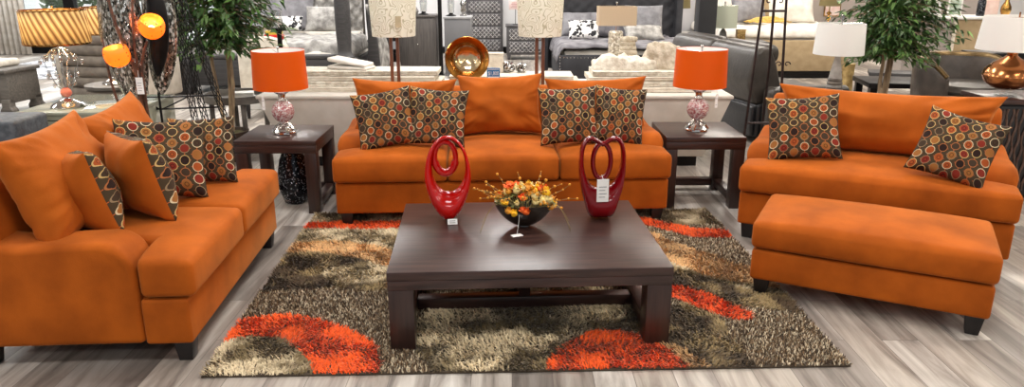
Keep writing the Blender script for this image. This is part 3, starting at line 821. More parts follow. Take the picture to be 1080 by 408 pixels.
def sculpture_heart():
    t = thing('heart_sculpture', 'dark wine-red glazed heart-shaped loop sculpture, right on the coffee table', 'sculpture', (.485, 3.86, .4062), 2, 'red glazed sculptures on the coffee table')
    H = .455
    def spline(pts, u):
        k = u*(len(pts)-1); i = min(int(k), len(pts)-2); f = k-i
        p0, p1, p2, p3 = [Vector(pts[max(0, min(len(pts)-1, i+j))]) for j in (-1, 0, 1, 2)]
        return .5*((2*p1)+(p2-p0)*f+(2*p0-5*p1+4*p2-p3)*f*f+(3*p1-p0-3*p2+p3)*f**3)
    OUT = [(0, .004), (.062, .012), (.094, .10), (.118, .20), (.126, .30), (.120, .385), (.098, .440), (.066, .455), (.034, .445), (0, .422)]
    INN = [(0, .165), (.045, .18), (.078, .225), (.095, .28), (.1, .34), (.095, .39), (.082, .418), (.062, .428), (.040, .419), (0, .396)]
    def half(pts, a):
        s = a % (2*math.pi); u = s/math.pi if s <= math.pi else 2-s/math.pi
        p = spline(pts, u); return (p.x if s <= math.pi else -p.x, max(p.y, .004))
    outer = lambda a: half(OUT, a)
    inner = lambda a: half(INN, a)
    def depth(a): return .019+.058*((1+math.cos(a))/2)**1.3
    b = B(); vs, fs = oval_ring(outer, inner, depth); b.add(vs, fs)
    for p in b.v:
        if p.z < .006: p.z = 0
    obj('body', b, WINEGLAZE, t, angle=80)
    pts = []
    for k in range(30):
        a = 2*math.pi*k/30; pts.append((-.002+math.sin(a)*.048, .002, .318-math.cos(a)*.098))
    b = B(); b.tube(pts, .0135, 10, True, flat=1.5); obj('inner_loop', b, WINEGLAZE, t)
    string_tag(t, (-.004, -.028, .250), .012, .064, .125, lines=4, yaw=4, swing=(0, -.052))
sculpture_heart()

# ------------------------------------------------------------------ flower bowl
def flower_bowl():
    rnd = random.Random(5)
    t = thing('flower_bowl', 'black boat-shaped bowl of yellow and orange dried flowers in the middle of the coffee table', 'flower arrangement', (.065, 3.72, .4062), 3)
    b = B(); k = 10
    prof = []
    for i in range(k+1):
        u = i/k; prof.append((.03+.115*math.sin(u*1.35)/math.sin(1.35), .006+.125*u**1.5))
    pr = [(.0001, 0), (.032, 0)]+prof+[(r-.007, z+.0) for r, z in prof[::-1]]+[(.0001, .012)]
    def lip(a, z): return 1+.10*(z/.13)*math.cos(2*a)
    b.lathe(pr, 36, sy=.80, fn=lip); obj('bowl', b, BOWLM, t)
    st = B(); heads = []
    for i in range(64):
        a = rnd.uniform(0, 6.283); r = rnd.random()**.5
        x, y = math.cos(a)*r*.158, math.sin(a)*r*.118
        z = .130+.095*(1-r*r)+rnd.uniform(-.012, .02)-(.022 if (r > .75 and y < 0) else 0); heads.append((x, y, z))
        st.tube([(x*.2, y*.2, .03), (x*.6, y*.6, .09), (x, y, z-.006)], .0013, 4)
    tw = []
    for i in range(26):
        a = rnd.uniform(0, 6.283); e = rnd.uniform(.15, 1.1); L = rnd.uniform(.16, .25)
        p = Vector((math.cos(a)*.05, math.sin(a)*.04, .11)); pts = [tuple(p)]
        d = Vector((math.cos(a)*math.cos(e), math.sin(a)*math.cos(e)*.7, math.sin(e)))
        for q in range(5):
            d = (d+Vector((rnd.uniform(-.35, .35), rnd.uniform(-.3, .3), rnd.uniform(-.25, .2)))).normalized(); p = p+d*L/5; pts.append(tuple(p))
        st.tube(pts, [.0016, .0015, .0013, .0011, .001, .0008], 4); tw += [pts[-1], pts[-2], pts[3]]
    for s in (-1, 1):
        for q in range(3):
            pts = [(s*.10, -.05, .12)]
            for j in range(1, 6): pts.append((s*(.10+.025*j+.01*q), -.05-.012*j, .14+.02*math.sin(j*.7)-.018*j*j/3*(.5+.3*q)))
            st.tube(pts, .001, 4)
    STEM = mat('dried_stem', srgb(176, 160, 110), .8, 0, srgb(120, 112, 60), 20)
    cols = [mat('yellow_petals', srgb(244, 196, 30), .7, 0, srgb(226, 160, 18), 60), mat('orange_petals', srgb(240, 110, 28), .7, 0, srgb(214, 78, 18), 60),
            mat('pale_petals', srgb(240, 222, 160), .7, 0, srgb(220, 196, 120), 60), mat('amber_petals', srgb(226, 158, 44), .7, 0, srgb(190, 118, 28), 60)]
    for i, h in enumerate(heads):
        f = B(); r = rnd.choice([.016, .020, .026, .030]); ci = [0, 2, 1, 3, 2, 0, 3, 1, 2][i % 9]
        if i in (4, 11, 18, 25): r = .036; ci = 0 if i % 2 else 1
        f.ball((0, 0, 0), r*.7, 8, sc=(1, 1, .8))
        for p in range(9):
            a = p*2.4; e = rnd.uniform(.0, 1.3)
            M = Matrix.Rotation(a, 4, 'Z') @ Matrix.Rotation(-e, 4, 'Y')
            f.add([(r*.3, 0, 0), (r*.8, -r*.34, r*.06), (r*1.12, 0, r*.16), (r*.8, r*.34, r*.06)], [(0, 1, 2, 3)], 0, M)
        o = obj('blossom', f, cols[ci], t, angle=60); o.location = h; o.rotation_euler = (rnd.uniform(-.5, .5), rnd.uniform(-.5, .5), rnd.uniform(0, 6))
    for p in tw: st.ball(p, rnd.uniform(.004, .009), 6, mi=1)
    obj('stems', st, [STEM, cols[3]], t)
    lf = B()
    for i in range(46):
        a = rnd.uniform(0, 6.283); r = rnd.uniform(.04, .14); p = (math.cos(a)*r, math.sin(a)*r*.75, rnd.uniform(.10, .18))
        M = Matrix.Translation(p) @ Euler((rnd.uniform(-.9, .9), rnd.uniform(-.9, .9), a)).to_matrix().to_4x4()
        lf.add([(0, 0, 0), (.018, -.008, .004), (.042, 0, 0), (.018, .008, .004)], [(0, 1, 2, 3)], 0, M)
    obj('leaves', lf, mat('olive_leaf', srgb(120, 122, 60), .6, 0, srgb(80, 90, 40), 30), t)
    # tag lying on the table on its string
    b = B(); b.tube([(-.03, -.085, .115), (-.035, -.105, .06), (-.045, -.135, .006)], .001, 5, mi=0)
    b.bx(-.028, .028, -.018, .018, .0008, .002, mi=0, M=TR(-.048, -.155, 0, 22)); obj('price_tag', b, [TAG], t, label='white tag lying on the tabletop')
flower_bowl()

# ================================================================== behind the long sofa
def display_bin():
    t = thing('display_plinth', 'long pale linen plinth behind the long sofa, loaded with folded cream throws', 'plinth', (-2.2, 6.35, 0), 0)
    L, D, H = 4.1, 1.05, .675
    bm = bmesh.new(); bmesh.ops.create_cube(bm, size=1)
    for v in bm.verts:
        top = v.co.z > 0; x = L/2+v.co.x*(L if top else L-.34); y = (v.co.y+.5)*D
        if not top and v.co.y < 0: y = .14
        v.co = (x, y, H-.03 if top else .1)
    bmesh.ops.bevel(bm, geom=bm.edges[:], offset=.012, segments=2, profile=.5, affect='EDGES')
    b = B(); b.bm(bm); obj('body', b, BINWHITE, t)
    b = B(); b.bx(-.012, L+.012, -.012, D+.012, H-.0295, H, .008); obj('top_board', b, BINWHITE, t)
    b = B(); b.bx(.22, L-.22, .20, D-.08, 0, .0995); obj('kickboard', b, BLACK, t)
display_bin()

def folded(x0, x1, y0, y1, z, h, seed, label, group, m=CREAM):
    """a folded throw: layered front edge with soft rounded folds"""
    t = B(); n = 3; rnd = random.Random(seed)
    prof = []
    for k in range(n):
        zc = h*(k+.5)/n; r = h/n/2*1.02
        for q in range(7):
            a = -math.pi/2+math.pi*q/6; prof.append((y0+.02+rnd.uniform(-.004, .004)-math.cos(a)*r*1.3, zc+math.sin(a)*r))
    poly = [(y1, 0)]+prof+[(y1, h)]
    t.prism(poly, x0, x1, 'x')
    # subdivide along x so it can sag and wander
    bm = bmesh.new(); vs = [bm.verts.new(v) for v in t.v]
    for f in t.f: bm.faces.new([vs[i] for i in f])
    for k in range(1, 16):
        bmesh.ops.bisect_plane(bm, geom=bm.verts[:]+bm.edges[:]+bm.faces[:], plane_co=(x0+(x1-x0)*k/16, 0, 0), plane_no=(1, 0, 0))
    for v in bm.verts:
        q = Vector((v.co.x*2.2, v.co.z*9, seed)); v.co.y += .02*noise.noise(q); v.co.z += (.006*noise.noise(q+Vector((3, 3, 3))))*(v.co.z > .004)
        v.co.z = max(0., min(h-.0008, v.co.z))
    b = B(); b.bm(bm); o = obj('folded_throw', b, m, angle=50); tag(o, label, 'throw', group, (0, 0, z)); return o
GTHR = 'folded cream throws stacked on the plinth'
def pile(x0, x1, y0, n, where, m0=0):
    names = ['lowest', 'second from the bottom', 'third from the bottom', 'topmost']
    z = .6752
    for k in range(n):
        folded(x0+.03*(k % 2)+.01*k, x1-.04*((k+1) % 2)-.015*k, y0+.03*k, 6.98, z, .043, 30+k+m0*7, 'cream folded throw, %s in the %s stack on the pale plinth' % (names[k], where), GTHR, (CREAM, CREAMFUR)[k % 2]); z += .044
    return z
zt1 = pile(-2.08, -.62, 6.53, 4, 'left')
zt2 = pile(-.58, .62, 6.55, 3, 'middle', 1)
zt3 = pile(.66, 1.80, 6.50, 4, 'right', 2)
# slanted pale throw on top of the left stack
b = B(); b.bx(-.19, .19, -.10, .12, 0, .03, .013, 3); b.bx(-.185, .18, -.10, .11, .031, .06, .013, 3)
for i, p in enumerate(b.v): p.z += .02*noise.noise(p*6)*(p.z > .005)+ .05*max(0, -p.x/.19)*.8*(p.z > .03); p.z = max(0, p.z)
tag(obj('folded_throw', b, WHITEBED, angle=60), 'white folded sheet lying crooked on top of the left throw stack', 'throw', GTHR, (-1.47, 6.80, zt1+.001), -14)

def fur_heap(c, sx, sy, h, m, seed, label, lean=0):
    b = B(); n, k = 44, 20; vs = []; fs = []
    for i in range(k+1):
        t = i/k
        for j in range(n):
            a = 2*math.pi*j/n; r = math.cos(t*math.pi/2)**.55
            w = 1+.20*noise.noise(Vector((math.cos(a)*1.6+seed, math.sin(a)*1.6, t*1.5)))
            x, y, z = math.cos(a)*r*sx*w+lean*t, math.sin(a)*r*sy*w, h*math.sin(t*math.pi/2)
            q = Vector((x*9+seed, y*9, z*9)); f = abs(noise.noise(q*.7))
            z += (.05*f+.02*noise.noise(q*2.2))*min(1, t*5); x += .02*noise.noise(q*1.6)*min(1, t*4)
            vs.append((x, y, max(0, z)))
    for i in range(k):
        for j in range(n): fs.append((i*n+j, i*n+(j+1) % n, (i+1)*n+(j+1) % n, (i+1)*n+j))
    fs.append(tuple(k*n+j for j in range(n))); fs.append(tuple(range(n))[::-1])
    b.add(vs, fs); o = obj('fur_throw', b, m, angle=80); tag(o, label, 'throw', 'fur throws heaped on the plinth', c); return o
fur_heap((1.02, 6.80, zt3+.001), .34, .14, .10, CREAMFUR, 3, 'crumpled white fur throw heaped on the right throw stack, left of the orange shade')
fur_heap((1.40, 6.84, zt3+.001), .20, .12, .22, BEIGEFUR, 8, 'taller beige fur throw standing up beside the right orange lamp shade', -.05)

# rolled fur with a ribbed look, beside the candle-shaped lamp
def fur_roll():
    b = B()
    for k in range(10): b.tube([(-.075+.012*math.sin(k), 0, .024+.042*k), (.0, -.02, .026+.042*k), (.075+.01*math.cos(k*2), 0, .024+.042*k)], [.024, .03, .024], 10)
    for k in range(10): b.tube([(-.07, .05, .024+.042*k), (.07, .05, .024+.042*k)], [.022, .022], 8)
    b.jitter(.006, 30, 2); 
    for p in b.v: p.z = max(0, p.z)
    o = obj('rolled_throw', b, BEIGEFUR, angle=80); tag(o, 'beige ribbed fur throw rolled upright beside the pale cylinder lamp base', 'throw', None, (1.115, 7.235, .676))
fur_roll()

# gold ring bowl on a stem
def gold_bowl():
    t = thing('gold_disc_bowl', 'polished gold dish sculpture standing on edge behind the middle of the long sofa', 'sculpture', (-.395, 6.425, .6755), 0)
    b = B(); b.lathe([(0, 0), (.075, 0), (.075, .012), (.02, .022), (.014, .08), (.02, .12), (0, .12)], 24); obj('stand', b, BRASS, t)
    b = B(); pr = []
    for k in range(9): u = k/8; pr.append((.001+.184*u**.8 if k else .0001, .002+.075*u**2.2))
    pr += [(.190, .085), (.184, .092), (.16, .080), (.125, .058), (.118, .045), (.06, .022), (.0001, .016)]
    b.lathe(pr, 48); CH2 = mat('champagne_gold', srgb(232, 214, 180), .16, 1., srgb(206, 176, 130), 9)
    for q in range(len(b.m)): b.m[q] = int(sum((Vector(b.v[i]).xy.length for i in b.f[q]))/len(b.f[q]) < .118)
    o = obj('dish', b, [BRONZE, CH2], t, angle=60)
    o.matrix_local = Matrix.Translation((0, .04, .292)) @ Matrix.Rotation(R(8), 4, 'Z') @ Matrix.Rotation(R(78), 4, 'X')
gold_bowl()

def price_sign():
    t = thing('price_sign', 'small blue and white price sign right of the gold dish', 'sign', (-.16, 6.40, .6755), 0)
    b = B(); b.bx(-.04, .04, -.03, .03, 0, .006, .002); b.tube([(0, 0, .006), (0, 0, .13)], .003, 6); obj('stand', b, CLEARGLASS, t)
    b = B(); b.bx(-.056, .056, -.003, .003, .13, .232, .001); obj('board', b, mat('sign_blue', srgb(46, 120, 178), .5, 0, srgb(40, 108, 164), 8), t)
    b = B(); b.bx(-.050, .050, -.0042, -.0032, .217, .222); obj('white_band', b, TAG, t); b = B(); b.bx(-.050, .050, -.0042, -.0032, .136, .158); obj('white_band', b, TAG, t)
    cu = bpy.data.curves.new('price_text', 'FONT'); cu.body = '$1,800'; cu.size = .042; cu.align_x = 'CENTER'; cu.extrude = .0006
    tm = bpy.data.objects.new('price_tmp', cu); COL.objects.link(tm)
    me = bpy.data.meshes.new_from_object(tm.evaluated_get(bpy.context.evaluated_depsgraph_get())); bpy.data.objects.remove(tm)
    me.materials.clear(); me.materials.append(TAG)
    o = bpy.data.objects.new('price_text', me); COL.objects.link(o); o.parent = t; o.location = (0, -.0045, .170); o.rotation_euler = (R(90), 0, 0); o.scale = (.8, 1.1, 1)
price_sign()

def knot(label, loc, s, seed):
    b = B(); pts = []
    for k in range(60):
        a = 2*math.pi*k/60; r = .034+.016*math.cos(3*a); pts.append((r*math.cos(2*a)*s, r*math.sin(2*a)*s*.8, .056*s+.030*math.sin(3*a)*s))
    b.tube(pts, .015*s, 8, True); zmin = min(p.z for p in b.v)
    for p in b.v: p.z -= zmin
    tag(obj('knot_ornament', b, SILVER), label, 'ornament', 'silver knot ornaments on the middle throw stack', loc, seed*40)
knot('left silver knot ornament on the middle throw stack, under the pink sign', (-.035, 6.90, zt2), 1.1, 1)
knot('right silver knot ornament on the middle throw stack, beside the floor lamp post', (.085, 6.88, zt2), 1.0, 2)
b = B(); b.bx(-.07, .07, -.05, .05, 0, .16, .006); b.bx(-.074, .074, -.054, .054, .1602, .176, .005)
tag(obj('cream_box', b, CREAM), 'small cream lidded box right behind the gold dish', 'box', None, (-.15, 6.92, zt2))

def floor_lamp(label, loc, rz, tagged):
    t = thing('floor_lamp', label, 'lamp', loc, rz, 'twin-post floor lamps behind the long sofa')
    b = B(); b.lathe([(0, 0), (.14, 0), (.14, .018), (.13, .026), (0, .026)], 28); obj('lamp_base', b, BRONZE, t)
    POSTM = wood('walnut_post', srgb(126, 76, 46), srgb(90, 50, 30), .35, 'z')
    for x in (-.026, .026):
        b = B(); b.bx(x-.013, x+.013, -.013, .013, .0265, 1.24, .003); obj('post', b, POSTM, t)
    b = B(); b.bx(-.012, .012, -.006, .006, .6, .75); b.bx(-.012, .012, -.006, .006, 1.1, 1.16); b.tube([(0, 0, 1.24), (0, 0, 1.50)], .006, 8); b.ball((0, 0, 1.36), .03, 12, sc=(1, 1, 1.3))
    for k in range(3):
        a = k*2.094; b.tube([(0, 0, 1.49), (math.cos(a)*.176, math.sin(a)*.176, 1.495)], .002, 5)
    obj('lamp_fitting', b, CHROME, t)
    b = B(); b.shell(shade_shell(.172, .188, .30, 1.205), 44); obj('lamp_shade', b, SHADESWIRL, t, label='cream drum shade with a swirling line print')
    if tagged: b = B(); b.bx(.045, .09, -.1915, -.1895, 1.285, 1.37); obj('paper_label', b, mat('kraft_label', srgb(196, 184, 150), .7), t, label='tan paper label stuck on the shade')
floor_lamp('brown twin-post floor lamp with cream swirl shade bearing a tan paper label', (-.95, 6.06, 0), 0, True)
floor_lamp('brown twin-post floor lamp with cream swirl shade, right of the gold dish', (.225, 6.06, 0), 6, False)

# beige rectangular lamp with pale mosaic cylinder, standing behind the plinth's throws
def beige_lamp():
    t = thing('cylinder_lamp', 'lamp with beige rectangular shade on a pale mosaic cylinder, in front of the grey bed', 'lamp', (1.035, 7.52, 0), 0)
    b = B(); b.bx(-.15, .15, -.09, .09, 0, .58, .01); b.bx(-.19, .19, -.11, .11, .5802, .61, .006); obj('pedestal', b, GREYWOOD, t)
    b = B(); b.lathe([(0, .6102), (.068, .6102), (.072, .62), (.072, 1.12), (.06, 1.135), (0, 1.14)], 28); obj('cylinder_base', b, PEARLMOSAIC, t)
    b = B(); b.tube([(0, 0, 1.14), (0, 0, 1.40)], .005, 6); b.ball((0, 0, 1.405), .012, 8); b.tube([(-.16, 0, 1.37), (.16, 0, 1.37)], .002, 5); obj('harp', b, SILVER, t)
    b = B(); w, d = .185, .11
    for (x0, x1, y0, y1) in ((-w, w, -d, -d+.003), (-w, w, d-.003, d), (-w, -w+.003, -d+.003, d-.003), (w-.003, w, -d+.003, d-.003)): b.bx(x0, x1, y0, y1, 1.19, 1.372)
    obj('lamp_shade', b, SHADEBEIGE, t, smooth=False, label='beige rectangular cloth shade')
beige_lamp()

# dark mosaic vase under the left end table
b = B(); b.lathe([(0, 0), (.07, 0), (.085, .01), (.12, .12), (.125, .22), (.10, .34), (.075, .40), (.085, .43), (.078, .43), (.066, .40), (0, .38)], 28)
tag(obj('floor_vase', b, BLACKMOSAIC, angle=60), 'black glittering mosaic vase standing on the floor under the left end table', 'vase', None, (-1.66, 5.44, 0))
# lamp cord behind the right end table
b = B(); pts = [(1.27, 5.90, .4), (1.27, 5.93, .16), (1.30, 5.98, .012), (1.36, 6.1, .006), (1.42, 6.0, .006), (1.38, 5.93, .006), (1.30, 6.02, .006), (1.22, 6.06, .006), (1.5, 5.96, .006), (1.75, 6.05, .006)]
sm = []
for i in range(len(pts)-1):
    for k in range(6):
        u = k/6; p0, p1, p2, p3 = [Vector(pts[max(0, min(len(pts)-1, i+j))]) for j in (-1, 0, 1, 2)]
        sm.append(.5*((2*p1)+(p2-p0)*u+(2*p0-5*p1+4*p2-p3)*u*u+(3*p1-p0-3*p2+p3)*u**3))
for p in sm: p.z = max(p.z, .0045)
b.tube(sm, .004, 6); tag(obj('lamp_cord', b, BLACK), 'black lamp cord curling on the floor behind the right end table', 'cord')

# ================================================================== bedroom displays
def puff_pillow(label, loc, w, h, t, m, yaw, tilt, seed, group):
    b = B(); b.cushion(w, h, t, .05, .4, 14, .008, seed)
    o = obj('bed_pillow', b, m, angle=80)
    o.matrix_world = Matrix.Translation(loc) @ Matrix.Rotation(R(yaw), 4, 'Z') @ Matrix.Rotation(R(-tilt), 4, 'X')
    tag(o, label, 'pillow', group)

def duvet_mesh(W, L, z0, z1, seed, amp=.03, foot=.25, side=.25):
    """quilt draped over a mattress: grid over the top that falls at the sides and at the foot"""
    b = B(); nx, ny = 44, 44; vs = []; fs = []
    tw, tl = W+2*side, L+foot
    for j in range(ny+1):
        for i in range(nx+1):
            x = -side+tw*i/nx; y = -foot+tl*j/ny
            dx = max(0, -x, x-W); dy = max(0, -y); z = z1
            px, py = x, y
            if dx > 0: px = (-.03 if x < 0 else W+.03) + (-.06 if x < 0 else .06)*(dx/max(side, .01)); z -= dx
            if dy > 0: py = -.03-.06*(dy/max(foot, .01)); z = z-dy
            q = Vector((x*3.1, y*3.1, seed)); k = amp*(noise.noise(q)+.5*noise.noise(q*2.4))
            nrm = 1 if dx == 0 and dy == 0 else .5
            vs.append((px+(k if dx > 0 else 0), py+(k if dy > 0 else 0), max(z0, z+k*nrm)))
    for j in range(ny):
        for i in range(nx):
            a = j*(nx+1)+i; fs.append((a, a+1, a+nx+2, a+nx+1))
    b.add(vs, fs); return b

def solidify(o, th):
    md = o.modifiers.new('thickness', 'SOLIDIFY'); md.thickness = th; md.offset = 1

# centre bed: charcoal frame, nailhead footboard, grey quilt
def centre_bed():
    t = thing('upholstered_bed', 'charcoal upholstered bed with grey quilt and tufted headboard behind the plinth', 'bed', (.68, 11.0, 0), 0)
    W, L = 2.05, 2.1
    CH = mat('charcoal_velvet', srgb(58, 58, 62), .8, 0, srgb(44, 44, 48), 5)
    b = B(); b.bx(0, W, 0, .10, .06, .52, .02); obj('footboard', b, CH, t)
    b = B()
    for k in range(40): b.ball((.03+(W-.06)*k/39, -.004, .485), .012, 6)
    for z in range(9):
        for x in (.03, W-.03): b.ball((x, -.004, .09+.045*z), .012, 6)
    obj('nailhead_trim', b, SILVER, t)
    for x in (.0, W-.08):
        s = B(); s.bx(x, x+.08, .101, L, .10, .42, .02); obj('side_rail', s, CH, t)
    b = B(); nx, nz = 54, 26; vs = []; fs = []
    for j in range(nz+1):
        for i in range(nx+1):
            x = -.05+(W+.1)*i/nx; z = .08+1.45*j/nz
            p = abs(math.sin(math.pi*(x/.22+z/.22)))*abs(math.sin(math.pi*(x/.22-z/.22))); vs.append((x, L-.02-.05*p**.5, z))
    for j in range(nz):
        for i in range(nx): a = j*(nx+1)+i; fs.append((a, a+1, a+nx+2, a+nx+1))
    b.add(vs, fs); b.bx(-.05, W+.05, L-.0, L+.12, .08, 1.53, .02); obj('headboard', b, CH, t)
    for x in (-.17, W+.05): s = B(); s.bx(x, x+.12, L-.22, L+.12, .05, 1.5, .03); obj('headboard_wing', s, CH, t)
    b = B(); b.bx(.09, W-.09, .11, L-.03, .25, .58, .06, 3); obj('mattress', b, WHITEBED, t)
    d = duvet_mesh(W-.16, 1.95, .30, .635, 4, .035, .02, .2); o = obj('quilt', d, GREYBED, t, angle=80); o.location = (.08, .12, 0); solidify(o, .02)
    l = B()
    for x in (.06, W-.06):
        for y in (.05, L): l.bx(x-.03, x+.03, y-.03, y+.03, 0, .06)
    for i, (x, y) in enumerate(((.06, .05), (W-.06, .05), (.06, L), (W-.06, L))):
        l = B(); l.taper((x, y, 0), (.05, .05), (.06, .06), .062); obj('leg', l, BLACK, t)
centre_bed()
GP = 'pillows on the charcoal bed'
puff_pillow('black and white damask pillow propped at the front left of the charcoal bed', (1.16, 12.1, .665), .50, .36, .16, DAMASK, 0, 40, 21, GP)
puff_pillow('grey pillow on the charcoal bed behind the damask pillow', (1.12, 12.6, .665), .62, .46, .2, GREYPIL, 0, 35, 22, GP)
puff_pillow('pointed grey pillow on the charcoal bed right of the beige lamp shade', (2.14, 12.25, .665), .62, .56, .2, GREYPIL, -4, 25, 23, GP)
puff_pillow('flat silver grey pillow lying below the pointed grey pillow on the charcoal bed', (2.12, 11.95, .665), .62, .36, .18, SILVERBED, 2, 60, 24, GP)
puff_pillow('grey pillow hidden mostly behind the beige lamp shade on the charcoal bed', (1.62, 12.5, .665), .62, .46, .2, GREYBED, 0, 35, 25, GP)

# left poster bed
def poster_bed():
    t = thing('poster_bed', 'dark wood poster bed with silver bedding behind the left orange lamp', 'bed', (-4.75, 10.75, 0), 0)
    W, L = 2.35, 2.2
    def post(x, y, nm, h):
        s = B(); s.bx(x-.13, x+.13, y-.13, y+.13, 0, .42, .012); s.bx(x-.16, x+.16, y-.16, y+.16, .4202, .50, .02)
        s.lathe([(.0, .5), (.13, .5), (.14, .53), (.105, .57), (.098, .62), (.112, .9), (.112, 1.3), (.09, 1.42), (0, 1.42)], 14, c=(x, y, 0))
        if h > 1.5: s.lathe([(0, 1.42), (.07, 1.42), (.1, 1.55), (.06, h), (0, h)], 14, c=(x, y, 0))
        obj(nm, s, CHARWOOD, t)
    for x in (0, W): post(x, 0, 'bedpost', 1.9); post(x, L+.1, 'bedpost', 1.9)
    b = B(); b.bx(.135, W-.135, -.05, .05, .12, .50, .015); b.bx(.135, W-.135, -.075, .075, .50, .56, .02); obj('footboard', b, CHARWOOD, t)
    for x in (-.04, W-.04): s = B(); s.bx(x, x+.08, .135, L-.04, .15, .42, .01); obj('side_rail', s, CHARWOOD, t)
    b = B(); b.bx(.135, W-.135, L+.04, L+.14, .3, 1.6, .02); obj('headboard', b, GREYWOOD, t)
    p = B()
    for i in range(9):
        for j in range(5): p.taper((.25+.23*i, L+.035, .55+.22*j-.09), (.2, .02), (.2, .02), .19)
    p = B(); nx, nz = 60, 30; vs = []; fs = []
    for j in range(nz+1):
        for i in range(nx+1):
            x = .15+(W-.3)*i/nx; z = .5+1.05*j/nz
            q = abs(math.sin(math.pi*(x/.2+z/.2)))*abs(math.sin(math.pi*(x/.2-z/.2))); vs.append((x, L+.03-.05*q**.5, z))
    for j in range(nz):
        for i in range(nx): a = j*(nx+1)+i; fs.append((a, a+1, a+nx+2, a+nx+1))
    p.add(vs, fs); obj('headboard_padding', p, SILVERBED, t)
    b = B(); b.bx(.06, W-.06, .09, L-.03, .28, .60, .08, 3); obj('mattress', b, WHITEBED, t)
    d = duvet_mesh(W-.2, 1.6, .30, .70, 11, .045, .18, .22); o = obj('comforter', d, SILVERBED, t, angle=80); o.location = (.1, .20, 0); solidify(o, .02)
    b = B(); b.bx(.1, W-.1, 1.62, 1.95, .655, .75, .04, 3); b.jitter(.02, 4); obj('folded_cover', b, WHITEBED, t)
poster_bed()
GB = 'pillows on the poster bed'
puff_pillow('small black and white basketweave pillow in the middle of the poster bed', (-3.66, 12.22, .79), .52, .25, .14, DAMASK, 0, 30, 31, GB)
puff_pillow('silver pillow with dark piping at the right of the poster bed', (-3.05, 12.45, .75), .74, .46, .2, SILVERBED, 0, 30, 32, GB)
puff_pillow('large pale grey pillow behind the basketweave pillow on the poster bed', (-3.75, 12.72, .75), .80, .62, .2, GREYPIL, 0, 24, 33, GB)
puff_pillow('rounded grey pillow at the left of the poster bed, behind the tree', (-4.35, 12.48, .75), .66, .40, .2, GREYPIL, 0, 34, 34, GB)
def hanging_throw():
    b = B(); vs = []; fs = []; n, k = 16, 18
    for j in range(k+1):
        for i in range(n+1):
            u = i/n; v = j/k
            z = 1.24-1.02*v-.18*u*v*0; y = 11.3+.9*u; x = -2.16+.17*math.sin(v*2.0)+.02*math.sin(u*18)+.02*noise.noise(Vector((u*4, v*4, 2)))
            vs.append((x, y, z*(1-.12*u)))
    for j in range(k):
        for i in range(n): a = j*(n+1)+i; fs.append((a, a+1, a+n+2, a+n+1))
    b.add(vs, fs); t = thing('quilt_rack', 'dark rack with a silver quilt draped over it, right of the poster bed', 'rack', (0, 0, 0))
    o = obj('draped_quilt', b, SILVERBED, t, angle=80); solidify(o, .02)
    for y in (11.25, 12.25):
        p = B(); p.taper((-2.08, y, 0), (.24, .05), (.07, .04), 1.2, .004); obj('leg', p, CHARWOOD, t)
    p = B(); p.tube([(-2.10, 11.2, 1.215), (-2.10, 12.3, 1.215)], .016, 8); obj('rail', p, CHARWOOD, t)
hanging_throw()

LATS = mat('brushed_silver', srgb(190, 188, 186), .45, .7, srgb(160, 158, 156), 14)
def dresser(name, label, cat, loc, W, D, H, rows, cols, m, foot=.08, lattice=False, top=None, knobs=1, group=None):
    t = thing(name, label, cat, loc, 0, group)
    b = B(); b.bx(0, W, 0, D, foot, H-.035, .004); obj('body', b, m, t)
    b = B(); b.bx(-.02, W+.02, -.02, D, H-.0345, H, .008); obj('top', b, top or m, t)
    for i in range(rows):
        for j in range(cols):
            x0 = .03+(W-.06)*j/cols+.008; x1 = .03+(W-.06)*(j+1)/cols-.008; z0 = foot+.03+(H-.035-foot-.05)*i/rows+.008; z1 = foot+.03+(H-.035-foot-.05)*(i+1)/rows-.008
            d = B(); d.bx(x0, x1, -.016, -.0005, z0, z1, .004); dr = obj('drawer', d, m, t)
            if lattice:
                l = B(); s = .085; xa = x0+.02; xb = x1-.02; za = z0+.015; zb = z1-.015
                n = int((xb-xa+zb-za)/s)+1
                for k in range(1, n+1):
                    for sg in (0, 1):
                        p = k*s; q = [(min(p, xb-xa), max(0, p-(xb-xa))), (max(0, p-(zb-za)), min(p, zb-za))]
                        if q[0][0]-q[1][0] < .01: continue
                        pts = [((xa+u if sg == 0 else xb-u), -.019, za+v) for u, v in q]
                        l.tube(pts, .0048, 4)
                obj('lattice', l, LATS, dr)
            for kx in ([.5] if knobs == 1 else [.25, .75]):
                k = B(); k.ball((x0+(x1-x0)*kx, -.032, (z0+z1)/2), .018, 8); k.tube([(x0+(x1-x0)*kx, -.016, (z0+z1)/2), (x0+(x1-x0)*kx, -.03, (z0+z1)/2)], .006, 6); obj('knob', k, SILVER, dr)
    for x in (.05, W-.05):
        for y in (.05, D-.05): l = B(); l.taper((x, y, 0), (.05, .05), (.08, .08), foot+.002, .004); obj('leg', l, m, t)
    return t
LATM = mat('pewter_lacquer', srgb(98, 96, 97), .45, .2, srgb(78, 76, 79), 6)
dresser('black_dresser', 'low black chest of drawers with bracket feet behind the left cream floor lamp shade', 'dresser', (-2.52, 13.6, 0), .98, .5, .62, 3, 1, DARKLEG, .12, knobs=2)
dresser('grey_chest', 'tall brown-grey wood chest beside the black post', 'dresser', (-1.90, 12.7, 0), .62, .5, 1.0, 1, 1, GREYWOOD_Z, .06)
dresser('lattice_chest', 'tall pewter chest with silver diamond lattice drawers behind the gold dish', 'dresser', (-.95, 15.6, 0), .76, .5, 1.45, 5, 1, LATM, .08, True, knobs=2)
dresser('lattice_nightstand', 'pewter nightstand with silver diamond lattice drawers left of the charcoal bed', 'nightstand', (-.11, 15.0, 0), .80, .5, .68, 2, 1, LATM, .10, True, knobs=1)
